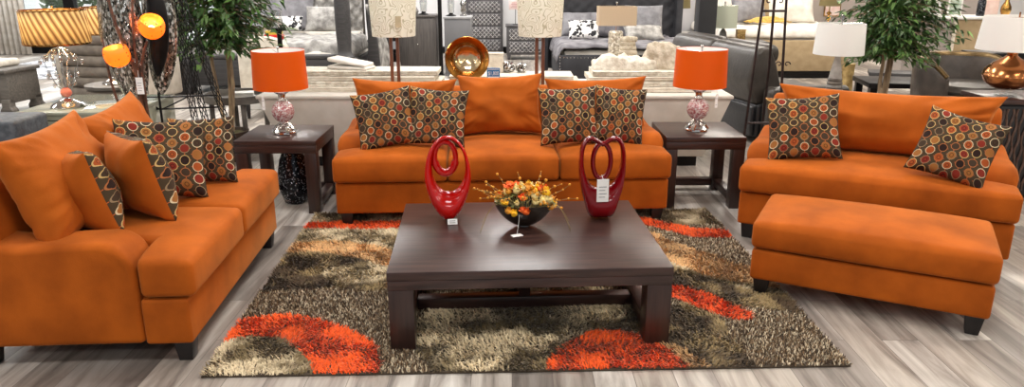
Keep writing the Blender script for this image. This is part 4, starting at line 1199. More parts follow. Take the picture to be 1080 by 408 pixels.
dresser('grey_nightstand', 'pale grey nightstand right of the charcoal bed', 'nightstand', (2.76, 13.6, 0), .56, .5, .635, 2, 1, mat('pale_grey_lacquer', srgb(168, 164, 160), .45, 0, srgb(156, 152, 148), 4), .05)
# mirror-sided cabinet
t = thing('grey_cabinet', 'plain grey slab cabinet with a pale top left of the lattice chest', 'cabinet', (-1.13, 12.6, 0))
b = B(); b.bx(0, .44, 0, .5, .0, .95, .006); obj('body', b, mat('grey_lacquer', srgb(112, 112, 114), .35, 0, srgb(104, 104, 106), 3), t)
b = B(); b.bx(-.015, .455, -.015, .515, .9502, .98, .004); obj('top', b, mat('pale_top', srgb(176, 176, 178), .3), t)
# black steel post of a canopy frame
t = thing('canopy_post', 'thin black steel post standing between the grey chest and slab cabinet', 'post', (-1.21, 12.75, 0))
b = B(); b.bx(-.032, .032, -.032, .032, .01, 2.4, .003); obj('pole', b, BLACK, t)
b = B(); b.bx(-.05, .05, -.05, .05, 0, .0098, .002); obj('foot', b, BLACK, t)
# things on the chests
def hurricane(label, loc, s=1., group=None):
    t = thing('candle_hurricane', label, 'candle holder', loc, 0, group)
    b = B(); b.lathe([(0, 0), (.07*s, 0), (.075*s, .01), (.03*s, .03), (.03*s, .05), (0, .05)], 16); obj('foot', b, BLACK, t)
    b = B(); b.shell([(.045*s, .051), (.055*s, .12*s+.05), (.048*s, .30*s), (.045*s, .30*s), (.052*s, .12*s+.05), (.042*s, .054)], 18); obj('glass_chimney', b, CLEARGLASS, t)
    b = B(); b.lathe([(0, .0515), (.03*s, .0515), (.03*s, .16*s), (0, .16*s)], 14); obj('candle', b, TAG, t)
hurricane('clear glass candle hurricane on the brown-grey chest', (-1.50, 12.9, 1.001), 1.2, 'glass hurricanes on the chests')
hurricane('clear glass candle hurricane at the left of the slab cabinet top', (-1.03, 12.85, .981), 1.2, 'glass hurricanes on the chests')
b = B(); b.bx(-.06, .06, -.05, .05, 0, .03, .004); b.lathe([(0, .03), (.03, .03), (.05, .09), (.035, .16), (.055, .2), (.03, .27), (.0, .32)], 10, sx=1, sy=.6, fn=lambda a, z: 1+.25*math.sin(3*a+z*30))
tag(obj('figurine', b, SILVER), 'small silver figurine on a black foot at the right of the slab cabinet top', 'figurine', None, (-.82, 12.85, .981))
b = B(); b.lathe([(0, 0), (.08, 0), (.10, .06), (.07, .13), (.03, .16), (0, .16)], 14, sx=1.3)
tag(obj('stone_ornament', b, STONE), 'dark rounded stone ornament on the brown-grey chest', 'ornament', None, (-1.70, 12.82, 1.001))
# pink sign on a stick on the lattice nightstand
t = thing('card_sign', 'pale pink card sign on a thin stem standing on the lattice nightstand', 'sign', (.07, 15.2, .681))
b = B(); b.lathe([(0, 0), (.06, 0), (.06, .01), (0, .012)], 14); b.tube([(0, 0, .01), (0, 0, .30)], .006, 6); obj('stem', b, BLACK, t)
b = B(); b.bx(-.13, .13, -.005, .005, .29, .47, .002); obj('card', b, mat('pink_card', srgb(226, 196, 192), .7, 0, srgb(232, 214, 208), 9), t)
b = B()
for k in range(4): b.bx(-.09+.02*(k % 2), .09-.03*(k % 2), -.0066, -.0052, .33+.03*k, .338+.03*k)
obj('print', b, mat('red_ink', srgb(186, 110, 108), .7), t)
# partition panels behind the centre bed's right side
b = B(); b.bx(2.72, 3.46, 14.4, 14.5, 0, 2.4); struct('wall_partition', b, mat('partition_white', srgb(206, 206, 210), .7, 0, srgb(198, 198, 204), 2))
def curtain(label, loc, W, H, m, seed):
    b = B(); n = 40; vs = []; fs = []
    for j in (0, 1):
        for i in range(n+1): x = W*i/n; vs.append((x, .03*math.sin(i*1.1+seed), H*j+.01))
    for i in range(n): fs.append((i, i+1, n+2+i, n+1+i))
    b.add(vs, fs); o = obj('curtain', b, m); tag(o, label, 'curtain', None, loc); solidify(o, .006)
curtain('narrow gold curtain hanging left of the black column', (3.48, 14.35, 0), .34, 2.4, mat('gold_curtain', srgb(178, 158, 118), .8, 0, srgb(150, 130, 92), 9), 1)
curtain('white sheer curtain at the far left of the storefront glazing', (-11.0, 15.9, 0), .8, 2.9, WHITEBED, 2)

def silver_lamp(label, loc, shade, m, sh_r=.19, group='glass-ball lamps with olive shades'):
    t = thing('ball_lamp', label, 'lamp', loc, 0, group)
    b = B(); b.bx(-.05, .05, -.05, .05, 0, .13, .006); obj('block_base', b, SILVER, t)
    b = B(); b.lathe([(0, .1302), (.02, .1302), (.012, .16), (.04, .19), (.045, .205), (.02, .23), (.012, .26), (.045, .29), (.045, .31), (.012, .33), (.01, .42), (0, .42)], 16); obj('ball_stem', b, m, t)
    b = B(); b.shell(shade_shell(sh_r, sh_r*.88, .26, .43), 30); obj('lamp_shade', b, shade, t); b = B(); b.tube([(0, 0, .42), (0, 0, .64)], .005, 6); b.tube([(-sh_r*.86, 0, .62), (sh_r*.86, 0, .62)], .002, 5); obj('harp', b, SILVER, t)
silver_lamp('silver ball lamp with olive shade on the pale grey nightstand', (3.04, 13.8, .636), SHADEOLIVE, CHROME)

# tan bed at the right
def tan_bed():
    t = thing('linen_bed', 'tan linen bed with white bedding at the right rear', 'bed', (3.42, 12.3, 0), 0)
    W, L = 2.12, 2.15
    b = B(); b.bx(0, W, 0, .10, .12, .62, .02); obj('footboard', b, TAN, t)
    for x in (0., W-.08): s = B(); s.bx(x, x+.08, .101, L, .12, .5, .02); obj('side_rail', s, TAN, t)
    b = B(); b.bx(-.04, W+.04, L, L+.12, .12, 1.5, .03); obj('headboard', b, TAN, t)
    b = B(); b.bx(.09, W-.09, .12, L-.02, .3, .74, .07, 3); obj('mattress', b, WHITEBED, t)
    d = duvet_mesh(W-.14, 1.95, .5, .80, 17, .05, .14, .14); o = obj('comforter', d, WHITEBED, t, angle=80); o.location = (.07, .16, 0); solidify(o, .02)
    b = B(); b.bx(.05, W-.05, .02, L, .02, .119); obj('plinth', b, BLACK, t)
tan_bed()
GT = 'pillows on the tan bed'
puff_pillow('grey pillow leaning at the left of the tan bed', (4.20, 13.35, .83), .62, .50, .2, GREYPIL, 6, 28, 41, GT)
puff_pillow('white pillow at the far left of the tan bed, behind the iron stand', (3.78, 13.62, .83), .62, .52, .2, WHITEBED, 0, 26, 42, GT)
puff_pillow('white pillow at the right of the tan bed, beside the white lamp shade', (4.98, 13.5, .83), .80, .52, .22, WHITEBED, -6, 30, 43, GT)
b = B(); nx = 18; vs = []; fs = []
for j in range(nx+1):
    for i in range(nx+1):
        x = .75*i/nx; y = .34*j/nx; vs.append((x, y+.10*x, .025+.05*abs(noise.noise(Vector((x*7, y*7, 3))))+.09*max(0, math.sin(math.pi*i/nx))*max(0, math.sin(math.pi*j/nx))))
for j in range(nx):
    for i in range(nx): a = j*(nx+1)+i; fs.append((a, a+1, a+nx+2, a+nx+1))
b.add(vs, fs); o = obj('ochre_throw', b, YELLOW, angle=80); tag(o, 'crumpled ochre throw in front of the grey pillow on the tan bed', 'throw', None, (4.05, 12.92, .83)); solidify(o, .01)
dresser('white_nightstand', 'white nightstand right of the tan bed', 'nightstand', (5.62, 13.9, 0), .6, .45, .66, 2, 1, WHITE, .05)
silver_lamp('brass ball lamp with olive shade standing beyond the tan bed, above the white drum shade', (5.88, 14.1, .661), SHADEOLIVE, BRASS)
t = thing('picture_frame', 'small framed pink print on the wall beyond the white drum shade', 'picture', (6.25, 14.86, 0))
b = B(); b.bx(-.16, .16, -.02, .0, .86, 1.10, .004); obj('frame', b, BRASS, t)
b = B(); b.bx(-.14, .14, -.0235, -.0205, .88, 1.08); obj('print', b, mat('pink_print', srgb(226, 190, 184), .7, 0, srgb(236, 222, 214), 12), t)
b = B(); b.bx(5.2, 9.2, 14.88, 14.98, 0, 2.4); struct('wall_partition_right', b, mat('partition_mauve', srgb(176, 166, 160), .8, 0, srgb(166, 156, 150), 2))

# black column
b = B(); b.bx(2.40, 2.63, 9.75, 9.98, 0, 4.2, .004)
struct('trim_1', b, mat('column_charcoal', srgb(48, 48, 50), .6, 0, srgb(42, 42, 44), 4))

# small console behind the leather couch
t = thing('console_table', 'narrow dark console table behind the leather couch, carrying the pale green lamp', 'table', (2.68, 9.98, 0))
b = B(); b.bx(0, .75, 0, .34, .76, .80, .004); obj('top', b, CHARWOOD, t)
for x in (.02, .68):
    for y in (.02, .27): l = B(); l.bx(x, x+.05, y, y+.05, 0, .7598); obj('leg', l, CHARWOOD, t)
t = thing('pebble_lamp', 'lamp with pale green shade on a grey pebble base right of the black column', 'lamp', (2.83, 10.12, .801))
b = B(); b.lathe([(0, 0), (.045, 0), (.055, .04), (.045, .12), (.02, .165), (0, .17)], 18); obj('pebble_base', b, STONE, t)
b = B(); b.tube([(0, 0, .165), (0, 0, .50)], .006, 6); b.ball((0, 0, .505), .014, 8); b.tube([(-.15, 0, .465), (.15, 0, .465)], .002, 5); obj('harp', b, SILVER, t)
b = B(); b.shell(shade_shell(.172, .168, .29, .18), 36); obj('lamp_shade', b, SHADEGREEN, t)
b = B(); b.bx(-.055, .055, -.05, .05, 0, .15, .006); b.bx(-.062, .062, -.056, .056, .1502, .16, .003)
tag(obj('gold_block', b, mat('hammered_gold', srgb(196, 164, 104), .35, .6, srgb(130, 100, 56), 40)), 'square hammered gold block with dark top beside the pale green lamp', 'ornament', None, (3.06, 10.10, .801))

# charcoal leather reclining couch, its back towards the plinth
def leather_couch():
    t = thing('leather_couch', 'charcoal leather reclining couch turned away behind the right end table', 'sofa', (2.46, 7.42, 0), 103)
    # local x runs along the couch to the rear, local y points to its seat (right of the picture): -y
    L = 1.95
    b = B(); b.bx(0, L, -.92, -.02, .06, .42, .04, 3); obj('base', b, BLACKLEATHER, t)
    for i in range(2):
        x0, x1 = L*i/2+.008, L*(i+1)/2-.008
        p = B(); p.prism([(-.22, .40), (.0, .40), (.10, .62), (.04, .93), (-.04, .985), (-.14, .97), (-.22, .80), (-.30, .55)], x0, x1, 'x', .045, 4); obj('backrest', p, LEATHER, t)
        h = B(); h.box(((x0+x1)/2, -.17, .90), (x1-x0-.06, .20, .20), .085, 4); obj('headrest', h, LEATHER, t)
        s = B(); s.bx(x0+.02, x1-.02, -.90, -.28, .425, .54, .05, 3); obj('seat', s, LEATHER, t)
        lo = B(); lo.bx(x0, x1, -.018, .03, .08, .395, .02, 3); obj('lower_back', lo, BLACKLEATHER, t)
    for x in (-.20, L+.01):
        a = B(); a.bx(x, x+.19, -.95, -.05, .04, .60, .06, 4); obj('arm', a, LEATHER, t)
leather_couch()

# wrought iron easel stand
def easel():
    t = thing('iron_easel', 'tall brown wrought iron easel with scrollwork behind the wide orange chair', 'easel', (2.22, 6.45, 0), 0)
    for s in (-1, 1):
        b = B(); b.tube([(s*.17, 0, .002), (s*.125, .0, .9), (s*.085, 0, 1.72)], [.012, .012, .011], 8); obj('leg', b, IRON, t)
    b = B(); b.tube([(.14, .42, .002), (.075, .2, .9), (0, .02, 1.66)], [.013, .013, .012], 8); obj('leg', b, IRON, t)
    b = B(); b.tube([(-.105, 0, 1.38), (.105, 0, 1.38)], .010, 8); obj('crossbar', b, IRON, t); b = B(); b.tube([(-.14, -.02, .42), (.14, -.02, .42)], .010, 8); obj('crossbar', b, IRON, t)
    def scroll(cx, cz, s, sg):
        return [(cx+sg*s*(1-.09*k)*math.cos(k*.55), 0, cz+s*(1-.09*k)*math.sin(k*.55)) for k in range(11)]
    b = B()
    for (cx, cz, s, sg) in ((-.045, 1.46, .045, 1), (.045, 1.46, .045, -1), (-.04, 1.56, .04, 1), (.04, 1.56, .04, -1), (.16, .93, .03, 1), (.09, .93, .03, -1)): b.tube(scroll(cx, cz, s, sg), .005, 6)
    b.tube([(.125, 0, .93), (.125, 0, .96)], .005, 6)
    obj('scrollwork', b, IRON, t)
easel()

def white_lamp():
    t = thing('side_table', 'small round dark side table behind the wide orange chair, carrying the white drum lamp', 'table', (2.885, 6.62, 0))
    b = B(); b.lathe([(0, .50), (.22, .50), (.22, .53), (0, .53)], 30); obj('tabletop', b, CHARWOOD, t)
    b = B(); b.lathe([(0, 0), (.16, 0), (.16, .02), (.03, .04), (.03, .4998), (0, .4998)], 20); obj('pedestal', b, CHARWOOD, t)
    t = thing('cone_lamp', 'lamp with white drum shade on a ribbed grey ceramic cone behind the wide orange chair', 'lamp', (2.885, 6.62, .5305))
    b = B(); pr = [(0, 0)]
    for k in range(26):
        z = .01+.25*k/25; pr.append((.098-.098*.42*(k/25)+.0055*math.sin(k*1.9), z))
    pr += [(0, .262)]
    b.lathe(pr, 28); obj('ribbed_base', b, RIBGLAZE, t)
    b = B(); b.lathe([(0, .2625), (.056, .2625), (.045, .33), (.028, .42), (.018, .475), (0, .48)], 24); obj('upper_cone', b, OILGLAZE, t)
    b = B(); b.tube([(0, 0, .475), (0, 0, .775)], .006, 6); b.lathe([(0, .77), (.018, .77), (.018, .805), (0, .81)], 12)
    for k in range(3): b.tube([(0, 0, .735), (math.cos(k*2.1)*.2, math.sin(k*2.1)*.2, .74)], .002, 5)
    b.ball((0, 0, .60), .03, 12, sc=(1, 1, 1.3)); obj('harp', b, SILVER, t)
    b = B(); b.shell(shade_shell(.212, .198, .265, .47), 44); obj('lamp_shade', b, SHADEWHITE, t); 
white_lamp()

# trees
def ficus(label, loc, trunks, crown, n, seed, leafm, h0):
    rnd = random.Random(seed); t = thing('ficus_tree', label, 'tree', loc, 0)
    b = B(); b.lathe([(0, 0), (.13, 0), (.17, .26), (.18, .28), (.16, .28), (.15, .25), (0, .25)], 24); obj('pot', b, POT, t)
    b = B(); b.lathe([(0, .2505), (.148, .2505), (.10, .265), (0, .27)], 18); b.jitter(.004, 40); obj('moss', b, mat('moss', srgb(96, 92, 60), .95, 0, srgb(70, 66, 44), 30), t)
    w = B(); tips = []
    for (dx, dy, lean) in trunks:
        pts = [(dx*.5, dy*.5, .24)]; p = Vector((dx, dy, .5))
        for k in range(8): pts.append(tuple(p)); p = p+Vector((lean*.02+.012*math.sin(k*1.7+dx*40), .01*math.cos(k*2.1), .20))
        w.tube(pts, [.020-.0013*i for i in range(len(pts))], 8); tips += pts[2:]
    obj('trunk', w, BARK, t)
    br = B(); lf = B(); lf2 = B()
    cx, cz, rx, rz_ = crown
    for i in range(n):
        # twigs grow out from the trunk, leaves hang along them
        q = Vector(rnd.choice(tips)); q.z = rnd.uniform(h0, cz+rz_*.8)
        a = rnd.uniform(0, 6.283); el = rnd.uniform(-.1, .8); L = rnd.uniform(.45, 1.)
        k = max(.25, 1-((q.z-cz)/rz_)**2)**.5
        d = Vector((math.cos(a)*math.cos(el), math.sin(a)*math.cos(el)*.8, math.sin(el)*.6))
        pts = []; p = Vector((cx*.5+q.x*.6, q.y*.6, q.z))
        for s in range(6): pts.append(p.copy()); p = p+d*L*k*rx/5; d.z -= .13
        br.tube(pts, [.005, .004, .0035, .003, .002, .0015], 4)
        for s in range(1, 6):
            for m_ in range(2):
                pp = pts[s]+Vector((rnd.uniform(-.03, .03), rnd.uniform(-.03, .03), rnd.uniform(-.02, .02)))
                sz = rnd.uniform(.040, .064)
                M = Matrix.Translation(pp) @ Euler((rnd.uniform(-.5, .5), rnd.uniform(-.2, .9), a+rnd.uniform(-1.3, 1.3))).to_matrix().to_4x4()
                (lf if rnd.random() < .72 else lf2).add([(0, 0, 0), (sz*.45, -sz*.30, .006), (sz*1.0, -sz*.24, 0), (sz*1.7, 0, -sz*.25), (sz*1.0, sz*.24, 0), (sz*.45, sz*.30, .006), (sz*.9, 0, -.006)], [(0, 1, 6), (1, 2, 6), (2, 3, 6), (3, 4, 6), (4, 5, 6), (5, 0, 6)], 0, M)
    obj('branches', br, BARK, t)
    obj('foliage', lf, leafm, t, angle=80); obj('young_foliage', lf2, LEAF_B, t, angle=80)
ficus('leafy ficus tree with pale twin trunk beside the round tray table at the left', (-2.64, 6.78, 0), ((-.05, 0, -.6), (.05, .02, .5), (.02, .05, .1)), (0, 1.40, .60, .64), 400, 3, LEAF, 1.02)
ficus('leafy ficus tree with pale trunk behind the wide orange chair at the right', (3.55, 7.05, 0), ((-.03, 0, -.1), (.03, .02, .15), (.02, .05, .05)), (0, 1.34, .62, .66), 400, 8, LEAF, .92)

# copper lamp on the woven cabinet, far right
def woven_cabinet():
    t = thing('woven_cabinet', 'dark cabinet with woven slatted doors beyond the right arm of the wide chair', 'cabinet', (3.60, 5.42, 0), 0)
    W, D, H = 1.1, .45, .795
    b = B(); b.bx(0, W, .02, D, .06, H-.036, .004); obj('body', b, DARKLEG, t)
    b = B(); b.bx(-.02, W+.02, -.02, D+.02, H-.0355, H, .005); obj('top', b, ESPRESSO, t)
    WV = mat('woven_walnut', srgb(96, 74, 62), .5, 0, srgb(60, 44, 38), 20)
    for i in range(2):
        x0 = .02+i*W/2; x1 = W/2-.02+i*W/2+.0
        d = B(); d.bx(x0, x1, .004, .0195, .08, H-.05, .003); dr = obj('door', d, DARKLEG, t)
        s = B(); n = 14
        for k in range(n):
            x = x0+.02+(x1-x0-.04)*k/(n-1)
            pts = [(x+.008*math.sin(z*.9+k*math.pi), .0-.005*math.cos(z*.9+k*math.pi), .10+(H-.17)*z/24) for z in range(25)]
            s.tube(pts, .0085, 6)
        obj('woven_slats', s, WV, dr)
    for x in (.05, W-.05):
        for y in (.07, D-.05): l = B(); l.taper((x, y, 0), (.04, .04), (.05, .05), .062); obj('leg', l, DARKLEG, t)
woven_cabinet()
t = thing('copper_lamp', 'lamp with round copper vase base and white shade on the woven cabinet', 'lamp', (3.745, 5.60, .7955))
b = B(); b.lathe([(0, 0), (.075, 0), (.075, .03), (.06, .034), (.06, .05), (0, .05)], 28); obj('glass_foot', b, CLEARGLASS, t)
b = B(); b.lathe([(.0, .0505), (.055, .0505), (.10, .065), (.155, .105), (.178, .155), (.165, .205), (.115, .25), (.06, .285), (.035, .305), (.038, .32), (.032, .33), (0, .332)], 40); obj('copper_vase', b, COPPER, t)
b = B(); b.tube([(0, 0, .33), (0, 0, .62)], .006, 6); b.ball((0, 0, .44), .03, 12, sc=(1, 1, 1.3)); b.tube([(-.21, 0, .58), (.21, 0, .58)], .002, 5); obj('harp', b, COPPER, t)
b = B(); b.shell(shade_shell(.25, .225, .245, .345), 44); obj('lamp_shade', b, SHADEWHITE, t)

# dark barrel chair and low tables behind
BARREL = mat('umber_leather', srgb(84, 76, 70), .34, 0, srgb(58, 52, 48), 5, bump=.2, bscale=30)
def barrel_chair():
    t = thing('barrel_chair', 'dark leather barrel chair with highlight-toned rim behind the right tree', 'chair', (5.02, 8.2, 0), 20)
    b = B(); b.lathe([(0, .05), (.46, .05), (.48, .10), (.48, .38), (.44, .42), (0, .42)], 36); obj('base', b, BARREL, t)
    vs = []; fs = []; n = 40; prof = [(.50, .12), (.53, .45), (.545, .72), (.535, .765), (.47, .77), (.455, .70), (.43, .43), (.44, .12)]; k = len(prof)
    for i in range(n+1):
        a = R(-20)+R(220)*i/n; e = min(1, min(i, n-i)/7); dz = 1-.22*(1-e)**2
        for r, z in prof: vs.append((r*math.cos(a), r*math.sin(a), z*dz if z > .2 else z))
    for i in range(n):
        for j in range(k): fs.append((i*k+j, i*k+(j+1) % k, (i+1)*k+(j+1) % k, (i+1)*k+j))
    fs.append(tuple(range(k))[::-1]); fs.append(tuple(n*k+j for j in range(k)))
    b = B(); b.add(vs, fs); obj('backrest', b, BARREL, t)
    b = B(); pts = []
    for i in range(n+1):
        a = R(-18)+R(216)*i/n; e = min(1, min(i, n-i)/7); pts.append((.505*math.cos(a), .505*math.sin(a), .768*(1-.22*(1-e)**2)+.004))
    b.tube(pts, .032, 8, flat=1.5); obj('leather_rim', b, mat('rim_highlight', srgb(128, 106, 72), .3, .8, srgb(90, 74, 50), 9), t)  # leather rim; its soft highlight is put into the brassy colour
    b = B(); b.lathe([(0, .4205), (.40, .4205), (.42, .46), (.40, .52), (0, .54)], 32); obj('seat_cushion', b, LEATHER, t)
barrel_chair()
t = thing('low_table', 'low black table with brass inlay tray behind the trunk of the right tree', 'table', (4.35, 9.0, 0), -8)
b = B(); b.bx(0, 1.3, 0, .7, .34, .40, .006); obj('tabletop', b, BLACK, t)
b = B(); b.bx(.55, .95, -.004, .0, .355, .385); obj('brass_inlay', b, BRASS, t)
for x in (.03, 1.19):
    for y in (.03, .59): l = B(); l.bx(x, x+.08, y, y+.08, 0, .3398); obj('leg', l, BLACK, t)
b = B(); b.bx(-.17, .17, -.12, .12, 0, .012, .003)
for (x0, x1, y0, y1) in ((-.17, .17, -.12, -.11), (-.17, .17, .11, .12), (-.17, -.16, -.11, .11), (.16, .17, -.11, .11)): b.bx(x0, x1, y0, y1, .012, .04)
tag(obj('tray', b, BRASS), 'shallow brass tray lying on the low black table', 'tray', None, (5.25, 9.18, .4005), -8)
t = thing('long_bench', 'long low dark bench on the open floor behind the right tree', 'bench', (5.0, 10.4, 0), -22)
b = B(); b.bx(0, 1.9, 0, .42, .30, .35, .006); obj('seat', b, CHARWOOD, t)
for x in (.03, 1.80):
    l = B(); l.bx(x, x+.07, .03, .39, 0, .2998); obj('leg', l, CHARWOOD, t)
b = B(); b.lathe([(0, 0), (.085, 0), (.08, .02), (.075, .2), (.085, .38), (.09, .4), (0, .4)], 20, fn=lambda a, z: 1+.06*math.sin(5*a)+.03*math.sin(9*a+z*8))
tag(obj('log_stool', b, mat('gold_leaf_log', srgb(204, 178, 122), .4, .5, srgb(150, 122, 74), 12)), 'gold log-shaped stool on the floor below the white drum shade', 'stool', None, (4.98, 11.0, 0))

# counter at the far right
def counter():
    t = thing('sales_counter', 'sales counter with grey and tan front panels at the right rear', 'counter', (6.05, 11.6, 0))
    b = B(); b.bx(0, .72, 0, .6, 0, 1.0, .004); obj('grey_panel', b, mat('counter_grey', srgb(160, 152, 146), .7, 0, srgb(150, 142, 136), 4), t)
    b = B(); b.bx(.7205, .765, -.02, .6, 0, 1.0, .004); obj('edge_strip', b, CREAM, t)
    b = B(); b.bx(.7655, 2.3, .0, .6, 0, 1.0, .004); obj('tan_panel', b, TAN, t)
    b = B(); b.bx(-.03, 2.33, -.04, .64, 1.0005, 1.035, .006); obj('worktop', b, WHITE, t)
counter()
def pot_plant(label, loc, s, seed):
    rnd = random.Random(seed); t = thing('potted_plant', label, 'plant', loc, 0, 'small potted plants on the counter')
    b = B(); b.lathe([(0, 0), (.05*s, 0), (.065*s, .10*s), (.055*s, .10*s), (0, .09*s)], 16); obj('pot', b, WHITE, t)
    f = B()
    for k in range(60):
        a = rnd.uniform(0, 6.28); e = rnd.uniform(.1, 1.3); r = rnd.uniform(.05, .17)*s
        p = (math.cos(a)*math.cos(e)*r, math.sin(a)*math.cos(e)*r, .09*s+math.sin(e)*r)
        M = Matrix.Translation(p) @ Euler((rnd.uniform(-.6, .6), rnd.uniform(-.6, .6), a)).to_matrix().to_4x4(); q = .05*s
        f.add([(-q*.3, 0, 0), (q*.4, -q*.4, .01), (q*1.3, 0, 0), (q*.4, q*.4, .01)], [(0, 1, 2, 3)], 0, M)
    for k in range(8): a = k*.8; f.tube([(0, 0, .085*s), (math.cos(a)*.06*s, math.sin(a)*.06*s, .17*s)], .003, 4)
    obj('foliage', f, LEAF_B, t, smooth=False)
pot_plant('bushy potted plant on the left end of the counter, beside the right tree', (6.42, 11.85, 1.036), 1.1, 3)
b = B(); b.lathe([(0, 0), (.055, 0), (.06, .02), (.06, .22), (.02, .30), (.02, .38), (0, .38)], 18); tag(obj('dark_bottle', b, BLACKMOSAIC), 'slim dark bottle on the counter left of the white lamp shade', 'bottle', None, (7.30, 11.85, 1.036))
b = B(); b.lathe([(0, 0), (.05, 0), (.075, .08), (.07, .14), (.03, .22), (.035, .40), (0, .40)], 20); tag(obj('brass_vase', b, BRASS), 'tall brass vase on the counter above the white lamp shade', 'vase', None, (7.72, 11.9, 1.036))
b = B(); b.bx(-.11, .11, -.01, .01, 0, .30, .003); tag(obj('pink_card', b, mat('pink_board', srgb(216, 184, 174), .7, 0, srgb(226, 204, 196), 10)), 'pink display card standing on the counter between bottle and brass vase', 'card', None, (7.52, 11.95, 1.036))
def frame_(label, loc, w, h, m):
    t = thing('framed_print', label, 'frame', loc, 0, 'framed prints on the counter')
    b = B()
    for (x0, x1, z0, z1) in ((-w/2, w/2, 0, .02), (-w/2, w/2, h-.02, h), (-w/2, -w/2+.02, .02, h-.02), (w/2-.02, w/2, .02, h-.02)): b.bx(x0, x1, -.01, .01, z0, z1, .002)
    obj('frame', b, WHITE, t); b = B(); b.bx(-w/2+.0205, w/2-.0205, -.004, .004, .0205, h-.0205); obj('picture', b, m, t)
frame_('white standing frame with green leaf picture on the counter', (6.92, 11.9, 1.036), .22, .34, mat('green_picture', srgb(196, 204, 196), .6, 0, srgb(120, 150, 120), 9))
frame_('white standing frame with pale picture on the counter, beside the potted plant', (6.66, 12.0, 1.036), .20, .34, mat('pale_picture', srgb(226, 226, 224), .6, 0, srgb(206, 206, 208), 9))
t = thing('dark_console', 'dark console table with open legs behind the copper lamp', 'table', (5.75, 9.2, 0))
b = B(); b.bx(0, 1.5, 0, .4, .66, .74, .006); obj('top', b, BLACK, t)
for x in (.03, 1.39):
    l = B(); l.bx(x, x+.08, .02, .38, 0, .6598); obj('leg', l, BLACK, t)

# ================================================================== left rear
def pleat(nt):
    tc = nd(nt, 'ShaderNodeTexCoord'); s = nd(nt, 'ShaderNodeSeparateXYZ'); nt.links.new(tc.outputs['Object'], s.inputs[0])
    a = math_(nt, 'ARCTAN2', s.outputs[1], s.outputs[0])
    f = math_(nt, 'FRACT', math_(nt, 'ADD', math_(nt, 'MULTIPLY', a, 30/6.283), math_(nt, 'MULTIPLY', s.outputs[2], 9.)))
    k = math_(nt, 'SMOOTH_MIN', math_(nt, 'MULTIPLY', math_(nt, 'ABSOLUTE', math_(nt, 'SUBTRACT', f, .5)), 2.), 1., .2)
    return mixc(nt, k, srgb(250, 230, 180), srgb(128, 86, 46))
PLEAT = translucent('pleated_gold_shade', srgb(226, 190, 130), pattern=pleat, trans=.5)
CRYSTAL = glass('crystal', (1, .97, .92, 1), .45)
GLOW = emis('lamp_bulb', (1, .72, .4, 1), 40)

def glow_light(parent, p, e, col, r):
    l = bpy.data.lights.new('bulb_light', 'POINT'); l.energy = e; l.color = col; l.shadow_soft_size = r
    o = bpy.data.objects.new('bulb_light', l); COL.objects.link(o); o.parent = parent; o.location = p; return o
def pleated_lamp(label, loc, s=1., branches=True, group='pleated drum lamps'):
    t = thing('crystal_lamp', label, 'lamp', loc, 0, group)
    b = B(); b.lathe([(0, 0), (.125*s, 0), (.13*s, .008), (.11*s, .03), (.06*s, .055), (.03*s, .07), (0, .07)], 30); obj('lamp_base', b, CHROME, t)
    b = B(); b.tube([(0, 0, .068), (.003, 0, .2), (0, 0, .50), (0, 0, .72)], [.010, .008, .007, .006], 8)
    dr = []
    if branches:
        for k in range(8):
            a = k*.785+.2; c, s_ = math.cos(a), math.sin(a); r = (.12, .09)[k % 2]; h = (.40, .30)[k % 2]
            pts = [(0, 0, .08+.01*k), (c*r*.45, s_*r*.45, .16), (c*r*.85, s_*r*.85, h*.7), (c*r*1.1, s_*r*1.1, h), (c*r*1.25, s_*r*1.25, h-.02)]
            b.tube(pts, .0028, 5); dr += [(pts[4][0], pts[4][1], h-.05), (pts[2][0], pts[2][1], h*.7-.03)]
        for k in range(12):
            a = k*.5236; pts = [(0, 0, .47), (math.cos(a)*.05, math.sin(a)*.05, .455), (math.cos(a)*.10, math.sin(a)*.10, .40)]
            b.tube(pts, .002, 4); dr += [(math.cos(a)*.105, math.sin(a)*.105, .385), (math.cos(a)*.055, math.sin(a)*.055, .43)]
    obj('branch_stem', b, SILVER, t)
    if branches:
        c = B(); c.ball((0, 0, 0), .015, 6, sc=(1, 1, 1.5)); first = obj('crystal_drop', c, CRYSTAL, t); first.location = dr[0]
        for p in dr[1:]:
            q = first.copy(); COL.objects.link(q); q.parent = t; q.location = p
        c = B(); c.ball((0, 0, .115), .042, 12, sc=(1, 1, .9)); obj('coral_ball', c, mat('coral_glass', srgb(240, 96, 78), .2, 0, srgb(250, 150, 120), 12), t)
    b = B(); n = 120; vs = []; fs = []
    for (r, z) in ((.232*s, .50), (.226*s, .745)):
        for j in range(n): a = 2*math.pi*j/n; q = r*(1+.012*math.sin(30*a+(z-.5)*9*6.283)); vs.append((q*math.cos(a), q*math.sin(a), z))
    for j in range(n): fs.append((j, (j+1) % n, n+(j+1) % n, n+j))
    b.add(vs, fs); o = obj('lamp_shade', b, PLEAT, t); solidify(o, .003)
    b = B(); b.tube([(0, 0, .72), (0, 0, .765)], .004, 6); b.ball((0, 0, .77), .01, 8)
    for k in range(3): b.tube([(0, 0, .735), (math.cos(k*2.1)*.224*s, math.sin(k*2.1)*.224*s, .738)], .002, 5)
    b.shell([(.236*s, .492), (.236*s, .505), (.229*s, .505), (.229*s, .492)], 60); b.shell([(.230*s, .742), (.230*s, .752), (.223*s, .752), (.223*s, .742)], 60); obj('shade_ring', b, BRONZE, t)
    b = B(); b.ball((0, 0, .62), .032, 12, sc=(1, 1, 1.4)); obj('bulb', b, GLOW, t, label='lit warm bulb')
    glow_light(t, (0, -.06, .62), 15, (1, .84, .60), .04)
    return t
